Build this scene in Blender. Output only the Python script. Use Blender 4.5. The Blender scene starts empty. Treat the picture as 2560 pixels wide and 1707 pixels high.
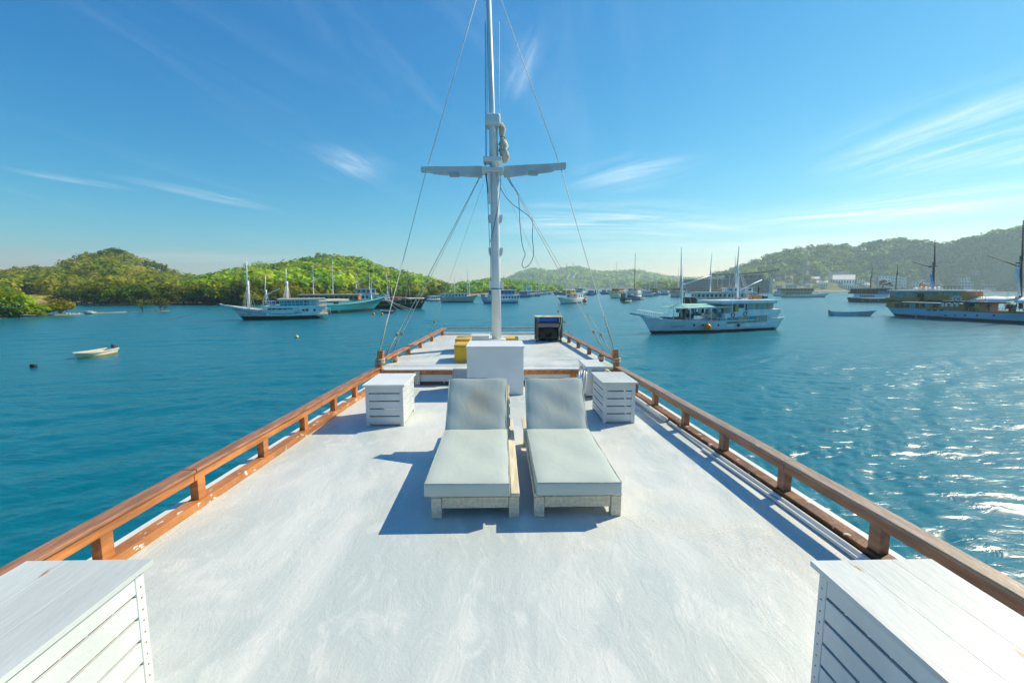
import bpy, bmesh, math, random
import numpy as np
from mathutils import Vector, Matrix

random.seed(7)
SC = bpy.context.scene
COL = SC.collection
R = math.radians

# ------------------------------------------------------------------ camera
DZ = 3.8                       # height of the sun deck above the water
FPX = 16 / 36 * 2560           # focal length in pixels of the 2560 px wide photograph
PITCH = math.atan((853.5 - 718) / FPX)
YAW = R(1.51)
CAM = Vector((0.075, 0.0, DZ + 1.7))
cam_data = bpy.data.cameras.new('camera')
cam_data.sensor_width = 36
cam_data.lens = 16
cam_data.clip_start = 0.05
cam_data.clip_end = 20000
cam = bpy.data.objects.new('camera', cam_data)
cam.location = CAM
cam.rotation_euler = (R(90) - PITCH, 0, -YAW)
COL.objects.link(cam)
SC.camera = cam

# ------------------------------------------------------------------ sky, sun, exposure
SUN_EL, SUN_AZ = R(41), R(62)          # azimuth clockwise from +Y (the bow)
SUN_DIR = Vector((math.sin(SUN_AZ) * math.cos(SUN_EL), math.cos(SUN_AZ) * math.cos(SUN_EL), math.sin(SUN_EL)))
SKY_STRENGTH = 0.10
SUN_STRENGTH = 2.0
EXPOSURE = 1.57
HAZE_DENSITY = 0.00042
SKY_CURVE = ((0.47, 2.05), (0.435, 1.12), (0.405, 0.75))

sun_data = bpy.data.lights.new('sun', 'SUN')
sun_data.energy = SUN_STRENGTH
sun_data.angle = R(0.5)
sun_data.color = (1.0, 0.90, 0.66)
sun = bpy.data.objects.new('sun', sun_data)
sun.rotation_euler = SUN_DIR.to_track_quat('Z', 'Y').to_euler()
sun.location = (30, 20, 60)
COL.objects.link(sun)

SC.view_settings.view_transform = 'Standard'
SC.view_settings.look = 'None'
SC.view_settings.exposure = EXPOSURE
SC.view_settings.gamma = 1
SC.view_settings.use_curve_mapping = False
SC.cycles.max_bounces = 7
SC.cycles.diffuse_bounces = 4
SC.cycles.glossy_bounces = 2
SC.cycles.transmission_bounces = 4
SC.cycles.transparent_max_bounces = 7
SC.cycles.volume_bounces = 0
SC.cycles.caustics_reflective = False
SC.cycles.caustics_refractive = False
SC.cycles.use_denoising = True
SC.cycles.use_adaptive_sampling = True
SC.cycles.adaptive_threshold = 0.02

# pixel of the photograph -> direction / point
FWD = Vector((math.sin(YAW) * math.cos(PITCH), math.cos(YAW) * math.cos(PITCH), -math.sin(PITCH)))
RIGHT = Vector((math.cos(YAW), -math.sin(YAW), 0))
UP = RIGHT.cross(FWD)
def ray(px, py):
    return FWD + RIGHT * ((px - 1280) / FPX) - UP * ((py - 853.5) / FPX)
def on_z(px, py, z):
    d = ray(px, py); t = (z - CAM.z) / d.z
    return CAM + d * t
def on_y(px, py, y):
    d = ray(px, py); t = (y - CAM.y) / d.y
    return CAM + d * t
def at_dist(px, py, r):                 # r: horizontal distance
    d = ray(px, py)
    return CAM + d * (r / math.hypot(d.x, d.y))
def D2(p): return (p[0] * 1.0884, p[1] * 1.0884)     # display view pixels -> photograph pixels

CLOUDS = [((2.10, 2.05), R(-78), .80, .80, 1.0, 7.0, 1.3, .9, .34, .95), ((2.6, 3.0), R(-46), 1.4, .60, .6, 5.0, 4.7, 1.1, .30, .85), ((.95, 3.8), R(-2), 1.5, .75, .7, 4.0, 8.2, 1.1, .34, .85),
          ((.75, 2.75), R(-45), .55, .38, 1.0, 6.5, 2.2, .50, .36, .85), ((-2.31, 2.61), R(57), .36, .085, 1.5, 9.0, 9.9, .6, .30, .85), ((-1.82, 3.01), R(58), .62, .14, 1.0, 7.0, 5.5, .6, .30, .85),
          ((-.80, 2.6), R(70), .36, .24, 1.4, 6.0, 6.4, .45, .36, .85), ((.08, 1.71), R(-81), .32, .08, 1.4, 9.0, 7.7, .4), ((-3.87, 4.93), R(15), 2.5, .8, .4, 2.0, .4, .5), ((1.8, 4.7), R(-10), 2.6, 1.0, .4, 3.2, 3.4, .5), ((3.2, 4.0), R(-40), 2.0, .9, .4, 3.0, 2.9, .5)]
def world_sky():
    w = bpy.data.worlds.new('World'); SC.world = w; w.use_nodes = True
    w.cycles.sampling_method = 'MANUAL'; w.cycles.sample_map_resolution = 512
    nt = w.node_tree; N, L = nt.nodes, nt.links; N.clear()
    out = N.new('ShaderNodeOutputWorld'); bg = N.new('ShaderNodeBackground')
    bg.inputs['Strength'].default_value = SKY_STRENGTH
    sky = N.new('ShaderNodeTexSky'); sky.sky_type = 'NISHITA'; sky.sun_disc = False
    sky.sun_elevation = SUN_EL; sky.sun_rotation = SUN_AZ
    sky.altitude = 0; sky.air_density = 1.0; sky.dust_density = 0.12; sky.ozone_density = 3.0
    # tone curve of the photograph's blue sky, one power per channel
    spc = N.new('ShaderNodeSeparateColor'); L.new(sky.outputs[0], spc.inputs[0]); cmc = N.new('ShaderNodeCombineColor')
    for i, (mul, g) in enumerate(SKY_CURVE):
        n1 = N.new('ShaderNodeMath'); n1.operation = 'MULTIPLY'; L.new(spc.outputs[i], n1.inputs[0]); n1.inputs[1].default_value = 0.1
        n2 = N.new('ShaderNodeMath'); n2.operation = 'POWER'; L.new(n1.outputs[0], n2.inputs[0]); n2.inputs[1].default_value = g
        n3 = N.new('ShaderNodeMath'); n3.operation = 'MULTIPLY'; L.new(n2.outputs[0], n3.inputs[0]); n3.inputs[1].default_value = mul * 10
        L.new(n3.outputs[0], cmc.inputs[i])
    tc = N.new('ShaderNodeTexCoord')
    sep = N.new('ShaderNodeSeparateXYZ'); L.new(tc.outputs['Generated'], sep.inputs[0])
    def M(op, a, b=None, clamp=False):
        n = N.new('ShaderNodeMath'); n.operation = op; n.use_clamp = clamp
        for i, v in enumerate((a, b)):
            if v is None: continue
            if isinstance(v, (int, float)): n.inputs[i].default_value = v
            else: L.new(v, n.inputs[i])
        return n.outputs[0]
    # cirrus layer: direction projected to a flat layer overhead
    zc = M('ADD', M('MAXIMUM', sep.outputs[2], 0.0), 0.12)
    cmb = N.new('ShaderNodeCombineXYZ')
    L.new(M('DIVIDE', sep.outputs[0], zc), cmb.inputs[0]); L.new(M('DIVIDE', sep.outputs[1], zc), cmb.inputs[1])
    def streaks(c, ang, along, across, seed, lo, hi, dist=0.8):
        """wispy noise drawn out along one direction of the layer; returns the noise and the two layer coordinates about c"""
        sb = N.new('ShaderNodeVectorMath'); sb.operation = 'SUBTRACT'; L.new(cmb.outputs[0], sb.inputs[0]); sb.inputs[1].default_value = (c[0], c[1], 0)
        vr = N.new('ShaderNodeVectorRotate'); vr.rotation_type = 'Z_AXIS'; vr.inputs['Angle'].default_value = -ang; L.new(sb.outputs[0], vr.inputs['Vector'])
        ml = N.new('ShaderNodeVectorMath'); ml.operation = 'MULTIPLY'; L.new(vr.outputs[0], ml.inputs[0]); ml.inputs[1].default_value = (along, across, 1)
        of = N.new('ShaderNodeVectorMath'); of.operation = 'ADD'; L.new(ml.outputs[0], of.inputs[0]); of.inputs[1].default_value = (seed * 3.3, seed * 1.7, seed)
        nz = N.new('ShaderNodeTexNoise'); nz.inputs['Scale'].default_value = 1.0; nz.inputs['Detail'].default_value = 6.5
        nz.inputs['Roughness'].default_value = 0.70; nz.inputs['Distortion'].default_value = dist; L.new(of.outputs[0], nz.inputs['Vector'])
        mr = N.new('ShaderNodeMapRange'); mr.interpolation_type = 'SMOOTHSTEP'
        mr.inputs['From Min'].default_value = lo; mr.inputs['From Max'].default_value = hi; L.new(nz.outputs[0], mr.inputs['Value'])
        return mr.outputs[0], vr.outputs[0]
    total = M('MULTIPLY', streaks((0, 0), R(70), 0.35, 2.0, 3.1, 0.50, 0.95)[0], 0.12)
    def patch(c, ang, ha, hb, along, across, seed, amt, lo=0.34, hi=0.86):
        nonlocal total
        w, v = streaks(c, ang, along, across, seed, lo, hi)
        dv = N.new('ShaderNodeVectorMath'); dv.operation = 'DIVIDE'; L.new(v, dv.inputs[0]); dv.inputs[1].default_value = (ha, hb, 1e3)
        ln = N.new('ShaderNodeVectorMath'); ln.operation = 'LENGTH'; L.new(dv.outputs[0], ln.inputs[0])
        mr = N.new('ShaderNodeMapRange'); mr.interpolation_type = 'SMOOTHSTEP'
        mr.inputs['From Min'].default_value = 1.0; mr.inputs['From Max'].default_value = 0.0; L.new(ln.outputs['Value'], mr.inputs['Value'])
        total = M('ADD', total, M('MULTIPLY', M('MULTIPLY', mr.outputs[0], w), amt))
    for a_ in CLOUDS: patch(*a_)
    mix = N.new('ShaderNodeMix'); mix.data_type = 'RGBA'
    L.new(M('MINIMUM', total, 0.9), mix.inputs['Factor']); L.new(cmc.outputs[0], mix.inputs['A'])
    mix.inputs['B'].default_value = (4.6, 5.0, 5.2, 1)
    L.new(mix.outputs['Result'], bg.inputs['Color']); L.new(bg.outputs[0], out.inputs[0])
world_sky()

# ------------------------------------------------------------------ materials
def srgb(r, g, b):
    f = lambda c: c / 12.92 if c <= 0.04045 else ((c + 0.055) / 1.055) ** 2.4
    return (f(r / 255), f(g / 255), f(b / 255))
MATS = {}
def nodes_of(name):
    m = bpy.data.materials.new(name); m.use_nodes = True
    nt = m.node_tree; return m, nt, nt.nodes, nt.links, nt.nodes['Principled BSDF']
def mat(name, col, rough=0.5, var=0.08, scale=3.0, bump=0.0, bscale=40.0, stretch=(1, 1, 1), metal=0.0, spec=0.5,
        chip=None, chip_t=0.62, chip_scale=6.0, chip_stretch=(1, 1, 1), low=None, low_z=0.0, detail=5):
    """paint / wood / cloth: colour with soft variation, optional chips or stains of a second colour, optional second colour below a height"""
    if name in MATS: return MATS[name]
    m, nt, N, L, B = nodes_of(name)
    tc = N.new('ShaderNodeTexCoord'); mp = N.new('ShaderNodeMapping'); mp.inputs['Scale'].default_value = stretch
    L.new(tc.outputs['Object'], mp.inputs[0])
    def noise(s, vec=None, det=detail):
        n = N.new('ShaderNodeTexNoise'); n.inputs['Scale'].default_value = s; n.inputs['Detail'].default_value = det
        L.new(vec or mp.outputs[0], n.inputs['Vector']); return n.outputs[0]
    def mix(f, a, b):
        x = N.new('ShaderNodeMix'); x.data_type = 'RGBA'
        if isinstance(f, (int, float)): x.inputs['Factor'].default_value = f
        else: L.new(f, x.inputs['Factor'])
        for k, v in (('A', a), ('B', b)):
            if isinstance(v, tuple): x.inputs[k].default_value = (*v, 1)
            else: L.new(v, x.inputs[k])
        return x.outputs['Result']
    def ramp(v, lo, hi):
        r = N.new('ShaderNodeMapRange'); r.interpolation_type = 'SMOOTHSTEP'
        r.inputs['From Min'].default_value = lo; r.inputs['From Max'].default_value = hi; L.new(v, r.inputs['Value']); return r.outputs[0]
    c = mix(ramp(noise(scale), 0.3, 0.7), tuple(max(0, x * (1 - var)) for x in col), tuple(min(1, x * (1 + var)) for x in col))
    if chip:
        mp2 = N.new('ShaderNodeMapping'); mp2.inputs['Scale'].default_value = chip_stretch; L.new(tc.outputs['Object'], mp2.inputs[0])
        c = mix(ramp(noise(chip_scale, mp2.outputs[0], 6), chip_t, chip_t + 0.04), c, chip)
    if low:
        sp = N.new('ShaderNodeSeparateXYZ'); L.new(tc.outputs['Object'], sp.inputs[0])
        ad = N.new('ShaderNodeMath'); ad.operation = 'MULTIPLY_ADD'; L.new(noise(1.2, tc.outputs['Object']), ad.inputs[0])
        ad.inputs[1].default_value = -0.16; L.new(sp.outputs[2], ad.inputs[2])
        c = mix(ramp(ad.outputs[0], low_z - 0.09, low_z - 0.07), low, c)
    L.new(c, B.inputs['Base Color'])
    B.inputs['Roughness'].default_value = rough; B.inputs['Metallic'].default_value = metal
    B.inputs['Specular IOR Level'].default_value = spec
    if bump:
        bp = N.new('ShaderNodeBump'); bp.inputs['Strength'].default_value = 1; bp.inputs['Distance'].default_value = bump
        L.new(noise(bscale), bp.inputs['Height']); L.new(bp.outputs[0], B.inputs['Normal'])
    MATS[name] = m
    return m

def deck_paint():
    m, nt, N, L, B = nodes_of('deck_paint')
    tc = N.new('ShaderNodeTexCoord')
    def mp(s, r=0):
        x = N.new('ShaderNodeMapping'); x.inputs['Scale'].default_value = s; x.inputs['Rotation'].default_value[2] = r
        L.new(tc.outputs['Object'], x.inputs[0]); return x.outputs[0]
    def noise(v, s, d=6, ro=0.55, dist=0):
        n = N.new('ShaderNodeTexNoise'); n.inputs['Scale'].default_value = s; n.inputs['Detail'].default_value = d
        n.inputs['Roughness'].default_value = ro; n.inputs['Distortion'].default_value = dist
        L.new(v, n.inputs['Vector']); return n.outputs[0]
    def ramp(v, lo, hi, a=0.0, b=1.0):
        r = N.new('ShaderNodeMapRange'); r.interpolation_type = 'SMOOTHSTEP'
        for k, q in (('From Min', lo), ('From Max', hi), ('To Min', a), ('To Max', b)): r.inputs[k].default_value = q
        L.new(v, r.inputs['Value']); return r.outputs[0]
    def mix(f, a, b):
        x = N.new('ShaderNodeMix'); x.data_type = 'RGBA'; L.new(f, x.inputs['Factor'])
        for k, v in (('A', a), ('B', b)):
            if isinstance(v, tuple): x.inputs[k].default_value = (*v, 1)
            else: L.new(v, x.inputs[k])
        return x.outputs['Result']
    c = mix(ramp(noise(mp((1, 0.35, 1), R(-18)), 1.6, 7, 0.6, 0.6), 0.38, 0.62), (0.50, 0.555, 0.55), (0.635, 0.66, 0.64))
    c = mix(ramp(noise(mp((1, 0.5, 1), R(24)), 4.2, 6, 0.65, 1.2), 0.50, 0.68, 0, 0.6), c, (0.72, 0.725, 0.70))     # newer roller coats
    c = mix(ramp(noise(mp((1, 1, 1)), 1.1, 3), 0.58, 0.75, 0, 0.30), c, (0.73, 0.68, 0.57))                          # cream stains
    fine = noise(mp((1, 1, 1)), 60, 4, 0.7)
    sand = noise(mp((1, 1, 1)), 0.9, 2)
    mm = N.new('ShaderNodeMath'); mm.operation = 'MULTIPLY'; L.new(ramp(fine, 0.5, 0.62), mm.inputs[0]); L.new(ramp(sand, 0.54, 0.7), mm.inputs[1])
    c = mix(mm.outputs[0], c, (0.56, 0.48, 0.36))
    c = mix(ramp(noise(mp((3.0, 0.5, 1), R(35)), 9, 8, 0.75, 0.4), 0.68, 0.72, 0, 0.5), c, (0.50, 0.55, 0.55))     # scuffs
    L.new(c, B.inputs['Base Color'])
    L.new(ramp(noise(mp((1, 1, 1)), 2.3, 5), 0.3, 0.7, 0.36, 0.62), B.inputs['Roughness'])
    h1 = noise(mp((1, 0.45, 1), R(-20)), 7, 8, 0.7, 1.0); h2 = noise(mp((1, 1, 1)), 45, 4, 0.6)
    vo = N.new('ShaderNodeTexVoronoi'); vo.feature = 'DISTANCE_TO_EDGE'; vo.inputs['Scale'].default_value = 2.6
    wv = N.new('ShaderNodeVectorMath'); wv.operation = 'ADD'
    n3 = N.new('ShaderNodeTexNoise'); n3.inputs['Scale'].default_value = 1.4; L.new(tc.outputs['Object'], n3.inputs['Vector'])
    L.new(tc.outputs['Object'], wv.inputs[0]); L.new(n3.outputs['Color'], wv.inputs[1]); L.new(wv.outputs[0], vo.inputs['Vector'])
    ad = N.new('ShaderNodeMath'); ad.operation = 'MULTIPLY_ADD'; L.new(h2, ad.inputs[0]); ad.inputs[1].default_value = 0.22; L.new(h1, ad.inputs[2])
    ad2 = N.new('ShaderNodeMath'); ad2.operation = 'MULTIPLY_ADD'; L.new(ramp(vo.outputs['Distance'], 0.0, 0.012), ad2.inputs[0]); ad2.inputs[1].default_value = 0.035; L.new(ad.outputs[0], ad2.inputs[2])
    bp = N.new('ShaderNodeBump'); bp.inputs['Strength'].default_value = 0.8; bp.inputs['Distance'].default_value = 0.008
    L.new(ad2.outputs[0], bp.inputs['Height']); L.new(bp.outputs[0], B.inputs['Normal'])
    return m

# ------------------------------------------------------------------ mesh helpers
class MB:
    def __init__(s): s.v = []; s.f = []
    def add(s, vs, fs):
        o = len(s.v); s.v += [tuple(p) for p in vs]; s.f += [tuple(i + o for i in f) for f in fs]; return s
    def box(s, c, d, rz=0, rx=0, ry=0):
        M = Matrix.Rotation(rz, 3, 'Z') @ Matrix.Rotation(ry, 3, 'Y') @ Matrix.Rotation(rx, 3, 'X')
        c = Vector(c)
        vs = [c + M @ Vector((sx * d[0] / 2, sy * d[1] / 2, sz * d[2] / 2)) for sx in (-1, 1) for sy in (-1, 1) for sz in (-1, 1)]
        return s.add(vs, [(0, 1, 3, 2), (4, 6, 7, 5), (0, 4, 5, 1), (2, 3, 7, 6), (0, 2, 6, 4), (1, 5, 7, 3)])
    def box2(s, a, b):
        return s.box([(a[i] + b[i]) / 2 for i in range(3)], [abs(b[i] - a[i]) for i in range(3)])
    def bar(s, p, q, w, h, up=(0, 0, 1)):
        p, q = Vector(p), Vector(q); d = (q - p).normalized(); u = Vector(up)
        sd = d.cross(u)
        if sd.length < 1e-4: sd = d.cross(Vector((1, 0, 0)))
        sd.normalize(); u = sd.cross(d)
        vs = [e + sd * a * w / 2 + u * b * h / 2 for e in (p, q) for a, b in ((-1, -1), (1, -1), (1, 1), (-1, 1))]
        return s.add(vs, [(3, 2, 1, 0), (4, 5, 6, 7), (0, 1, 5, 4), (1, 2, 6, 5), (2, 3, 7, 6), (3, 0, 4, 7)])
    def tube(s, pts, r, seg=8, cap=True):
        pts = [Vector(p) for p in pts]; n = len(pts)
        rs = r if isinstance(r, (list, tuple)) else [r] * n
        vs = []; prev = None
        for i, p in enumerate(pts):
            d = (pts[min(i + 1, n - 1)] - pts[max(i - 1, 0)]).normalized()
            if prev is None:
                a = d.cross(Vector((0, 0, 1)))
                if a.length < 1e-3: a = Vector((1, 0, 0))
                a.normalize()
            else:
                a = prev - d * prev.dot(d); a.normalize()
            prev = a; b = d.cross(a)
            vs += [p + (a * math.cos(t) + b * math.sin(t)) * rs[i] for t in [2 * math.pi * k / seg for k in range(seg)]]
        fs = [(i * seg + k, i * seg + (k + 1) % seg, (i + 1) * seg + (k + 1) % seg, (i + 1) * seg + k) for i in range(n - 1) for k in range(seg)]
        if cap: fs += [tuple(range(seg))[::-1], tuple((n - 1) * seg + k for k in range(seg))]
        return s.add(vs, fs)
    def lathe(s, c, prof, seg=16, axis='z'):
        c = Vector(c); vs = []; n = len(prof)
        for r, h in prof:
            for k in range(seg):
                t = 2 * math.pi * k / seg; a, b = r * math.cos(t), r * math.sin(t)
                vs.append(c + Vector({'z': (a, b, h), 'y': (a, h, b), 'x': (h, a, b)}[axis]))
        fs = [(i * seg + k, i * seg + (k + 1) % seg, (i + 1) * seg + (k + 1) % seg, (i + 1) * seg + k) for i in range(n - 1) for k in range(seg)]
        fs += [tuple(range(seg))[::-1], tuple((n - 1) * seg + k for k in range(seg))]
        return s.add(vs, fs)
    def torus(s, c, R0, r, axis='y', seg=20, rs=8):
        pts = []
        c = Vector(c); vs = []
        for i in range(seg):
            t = 2 * math.pi * i / seg
            for k in range(rs):
                p = 2 * math.pi * k / rs; q = R0 + r * math.cos(p); a, b, h = q * math.cos(t), q * math.sin(t), r * math.sin(p)
                vs.append(c + Vector({'y': (a, h, b), 'x': (h, a, b), 'z': (a, b, h)}[axis]))
        fs = [(i * rs + k, i * rs + (k + 1) % rs, ((i + 1) % seg) * rs + (k + 1) % rs, ((i + 1) % seg) * rs + k) for i in range(seg) for k in range(rs)]
        return s.add(vs, fs)
    def prism(s, poly, off):
        poly = [Vector(p) for p in poly]; off = Vector(off); n = len(poly)
        return s.add(poly + [p + off for p in poly], [tuple(range(n))[::-1], tuple(range(n, 2 * n))] + [(i, (i + 1) % n, n + (i + 1) % n, n + i) for i in range(n)])
    def mesh(s, name):
        me = bpy.data.meshes.new(name); me.from_pydata(s.v, [], s.f); me.update()
        bm = bmesh.new(); bm.from_mesh(me); bmesh.ops.recalc_face_normals(bm, faces=bm.faces[:]); bm.to_mesh(me); bm.free()
        return me
    def build(s, name, m, parent=None, bevel=0.0, smooth=False, seg=2):
        me = s.mesh(name)
        if m: me.materials.append(m)
        o = bpy.data.objects.new(name, me); COL.objects.link(o)
        if parent: o.parent = parent
        if smooth: 
            for p in me.polygons: p.use_smooth = True
        if bevel:
            b = o.modifiers.new('bevel', 'BEVEL'); b.width = bevel; b.segments = seg; b.limit_method = 'ANGLE'; b.angle_limit = R(40)
        return o
def empty(name, loc=(0, 0, 0), rz=0.0):
    o = bpy.data.objects.new(name, None); COL.objects.link(o); o.location = loc; o.rotation_euler = (0, 0, rz)
    o.empty_display_size = 0.2
    return o
def tag(o, label, cat=None, group=None, kind=None):
    o['label'] = label
    if cat: o['category'] = cat
    if group: o['group'] = group
    if kind: o['kind'] = kind
    return o
def copy_tree(o, parent=None):
    c = o.copy(); COL.objects.link(c); c.parent = parent
    for ch in o.children: copy_tree(ch, c)
    return c
def inst(src_obj, name, parent, loc=None, rot=None, scale=None):
    c = bpy.data.objects.new(name, src_obj.data); COL.objects.link(c); c.parent = parent
    if loc is not None: c.location = loc
    if rot is not None: c.rotation_euler = rot
    if scale is not None: c.scale = scale
    return c
def catenary(a, b, sag, n=14):
    a, b = Vector(a), Vector(b)
    return [a.lerp(b, i / n) - Vector((0, 0, sag * 4 * (i / n) * (1 - i / n))) for i in range(n + 1)]
# ------------------------------------------------------------------ water
def make_water():
    ang = np.concatenate([np.linspace(-180, -62, 40)[:-1], np.linspace(-62, 64, 900)[:-1], np.linspace(64, 180, 40)[:-1]])
    ang = np.radians(ang)
    rad = np.concatenate([[0.5, 1.2], np.geomspace(2.0, 450, 760), [520, 620, 760, 950, 1200, 1600, 2100, 2750]])
    A, Rr = np.meshgrid(ang, rad)
    X = Rr * np.sin(A); Y = Rr * np.cos(A)
    rng = np.random.default_rng(5)
    Z = np.zeros_like(X)
    sp = np.gradient(rad)[:, None] * np.ones_like(X)
    # domain warp so that crests bend
    wx = X + 0.5 * np.sin(0.21 * X + 0.33 * Y + 1) + 0.6 * np.sin(0.5 * Y - 0.37 * X)
    wy = Y + 0.6 * np.sin(0.17 * X - 0.25 * Y) + 0.5 * np.sin(0.61 * X + 0.2 * Y + 2)
    patch = np.clip(0.82 + 0.30 * np.sin(0.11 * X + 0.07 * Y) * np.sin(0.05 * X - 0.13 * Y + 1.0) + 0.32 * np.sin(0.031 * X - 0.09 * Y + 2) + 0.2 * np.sin(0.017 * X + 0.045 * Y), 0.35, 1.12)
    for i in range(64):
        lam = 0.38 * (14 ** (i / 63.0))
        th = math.radians(-14) + rng.normal(0, 0.5 if lam > 1.5 else 0.95)
        k = 2 * math.pi / lam
        slope = 0.021 if lam < 1.0 else 0.0145 if lam < 3 else 0.010
        amp = slope * lam / (2 * math.pi)
        fade = np.clip(lam / (3.0 * sp) - 0.6, 0, 1)
        ph = rng.uniform(0, 6.28)
        a = np.sin(k * (wx * math.sin(th) + wy * math.cos(th)) + ph)
        Z += amp * fade * patch * (a + 0.25 * np.cos(2 * k * (wx * math.sin(th) + wy * math.cos(th)) + 2 * ph))
    n, mth = X.shape
    V = np.stack([X, Y, Z], -1).reshape(-1, 3)
    V = np.vstack([V, [[0, 0, 0]]])
    i, j = np.meshgrid(np.arange(n - 1), np.arange(mth), indexing='ij')
    j2 = (j + 1) % mth
    q = np.stack([i * mth + j, (i + 1) * mth + j, (i + 1) * mth + j2, i * mth + j2], -1).reshape(-1, 4)[:, ::-1]
    me = bpy.data.meshes.new('water')
    tri = np.stack([np.full(mth, len(V) - 1), np.arange(mth), (np.arange(mth) + 1) % mth], -1)[:, ::-1]
    me.vertices.add(len(V)); me.vertices.foreach_set('co', V.ravel())
    loops = np.concatenate([q.ravel(), tri.ravel()])
    me.loops.add(len(loops)); me.loops.foreach_set('vertex_index', loops)
    st = np.concatenate([np.arange(len(q)) * 4, len(q) * 4 + np.arange(len(tri)) * 3])
    me.polygons.add(len(st)); me.polygons.foreach_set('loop_start', st)
    me.polygons.foreach_set('use_smooth', np.ones(len(st), bool))
    me.update(calc_edges=True); me.validate()
    m, nt, N, L, B = nodes_of('sea_water')
    tc = N.new('ShaderNodeTexCoord')
    n1 = N.new('ShaderNodeTexNoise'); n1.inputs['Scale'].default_value = 0.02; n1.inputs['Detail'].default_value = 3
    L.new(tc.outputs['Object'], n1.inputs['Vector'])
    mx = N.new('ShaderNodeMix'); mx.data_type = 'RGBA'; L.new(n1.outputs[0], mx.inputs['Factor'])
    mx.inputs['A'].default_value = (0.000, 0.118, 0.185, 1); mx.inputs['B'].default_value = (0.002, 0.160, 0.205, 1)
    L.new(mx.outputs['Result'], B.inputs['Base Color'])
    B.inputs['Roughness'].default_value = 0.26; B.inputs['IOR'].default_value = 1.333
    mp = N.new('ShaderNodeMapping'); mp.inputs['Scale'].default_value = (0.55, 1.3, 1); mp.inputs['Rotation'].default_value[2] = R(14)
    L.new(tc.outputs['Object'], mp.inputs[0])
    n2 = N.new('ShaderNodeTexNoise'); n2.inputs['Scale'].default_value = 2.3; n2.inputs['Detail'].default_value = 4; n2.inputs['Distortion'].default_value = 0.7
    L.new(mp.outputs[0], n2.inputs['Vector'])
    n4 = N.new('ShaderNodeTexNoise'); n4.inputs['Scale'].default_value = 0.33; n4.inputs['Detail'].default_value = 2; n4.inputs['Distortion'].default_value = 0.5
    L.new(mp.outputs[0], n4.inputs['Vector'])
    ad = N.new('ShaderNodeMath'); ad.operation = 'MULTIPLY_ADD'; L.new(n4.outputs[0], ad.inputs[0]); ad.inputs[1].default_value = 2.0; L.new(n2.outputs[0], ad.inputs[2])
    n5 = N.new('ShaderNodeTexNoise'); n5.inputs['Scale'].default_value = 0.035; n5.inputs['Detail'].default_value = 3; L.new(mp.outputs[0], n5.inputs['Vector'])
    mr5 = N.new('ShaderNodeMapRange'); mr5.inputs['From Min'].default_value = .36; mr5.inputs['From Max'].default_value = .62; mr5.inputs['To Min'].default_value = .4; mr5.inputs['To Max'].default_value = 1.0; L.new(n5.outputs[0], mr5.inputs['Value'])
    bp = N.new('ShaderNodeBump'); L.new(mr5.outputs[0], bp.inputs['Strength']); bp.inputs['Distance'].default_value = 0.075
    L.new(ad.outputs[0], bp.inputs['Height']); L.new(bp.outputs[0], B.inputs['Normal'])
    me.materials.append(m)
    o = bpy.data.objects.new('water', me); COL.objects.link(o); o['kind'] = 'structure'; o['label'] = 'rippled teal blue harbour water'
    return o
make_water()

# ------------------------------------------------------------------ palette
WHITE = mat('white_paint', (0.72, 0.74, 0.74), 0.42, 0.05, 2.5, 0.0012, 25)
WHITE_OLD = mat('white_paint_worn', (0.54, 0.58, 0.58), 0.48, 0.10, 3, 0.003, 30, stretch=(1, 0.25, 1), chip=(0.42, 0.24, 0.09), chip_t=0.665, chip_scale=7, chip_stretch=(3.2, 0.6, 1))
WHITE_SLAT = mat('white_slat_paint', (0.60, 0.635, 0.64), 0.45, 0.08, 3, 0.003, 22, chip=(0.40, 0.25, 0.12), chip_t=0.775, chip_scale=9, chip_stretch=(1, 1, 2))
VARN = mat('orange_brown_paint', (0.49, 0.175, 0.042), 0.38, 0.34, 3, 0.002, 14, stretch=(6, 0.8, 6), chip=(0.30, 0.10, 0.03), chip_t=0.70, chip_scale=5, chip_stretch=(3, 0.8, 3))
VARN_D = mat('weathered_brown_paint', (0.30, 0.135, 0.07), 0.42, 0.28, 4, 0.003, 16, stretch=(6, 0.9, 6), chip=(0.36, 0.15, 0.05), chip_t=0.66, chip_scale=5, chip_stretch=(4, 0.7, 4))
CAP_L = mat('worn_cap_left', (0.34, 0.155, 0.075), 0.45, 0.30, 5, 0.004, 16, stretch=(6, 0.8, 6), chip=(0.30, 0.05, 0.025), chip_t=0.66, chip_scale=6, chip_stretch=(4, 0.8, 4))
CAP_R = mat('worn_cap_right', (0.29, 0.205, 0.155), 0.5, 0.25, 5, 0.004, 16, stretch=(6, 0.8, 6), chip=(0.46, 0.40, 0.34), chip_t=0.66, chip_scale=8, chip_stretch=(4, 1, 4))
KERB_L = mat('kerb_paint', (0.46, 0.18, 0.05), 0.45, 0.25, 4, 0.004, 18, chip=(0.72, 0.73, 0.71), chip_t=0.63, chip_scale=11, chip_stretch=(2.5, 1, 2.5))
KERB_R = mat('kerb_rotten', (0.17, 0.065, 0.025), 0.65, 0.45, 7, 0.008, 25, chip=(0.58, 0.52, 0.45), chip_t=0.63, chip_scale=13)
DECK = deck_paint()
YELLOW = mat('yellow_paint', (0.72, 0.43, 0.02), 0.45, 0.10, 4, 0.001, 30, chip=(0.45, 0.27, 0.03), chip_t=0.7)
ROPE = mat('natural_rope', (0.66, 0.59, 0.46), 0.8, 0.2, 60, 0.002, 220)
ROPE_D = mat('old_rope', (0.44, 0.33, 0.20), 0.85, 0.3, 60, 0.002, 220)
WIRE = mat('white_line', (0.74, 0.72, 0.65), 0.6, 0.1, 40)
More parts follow.
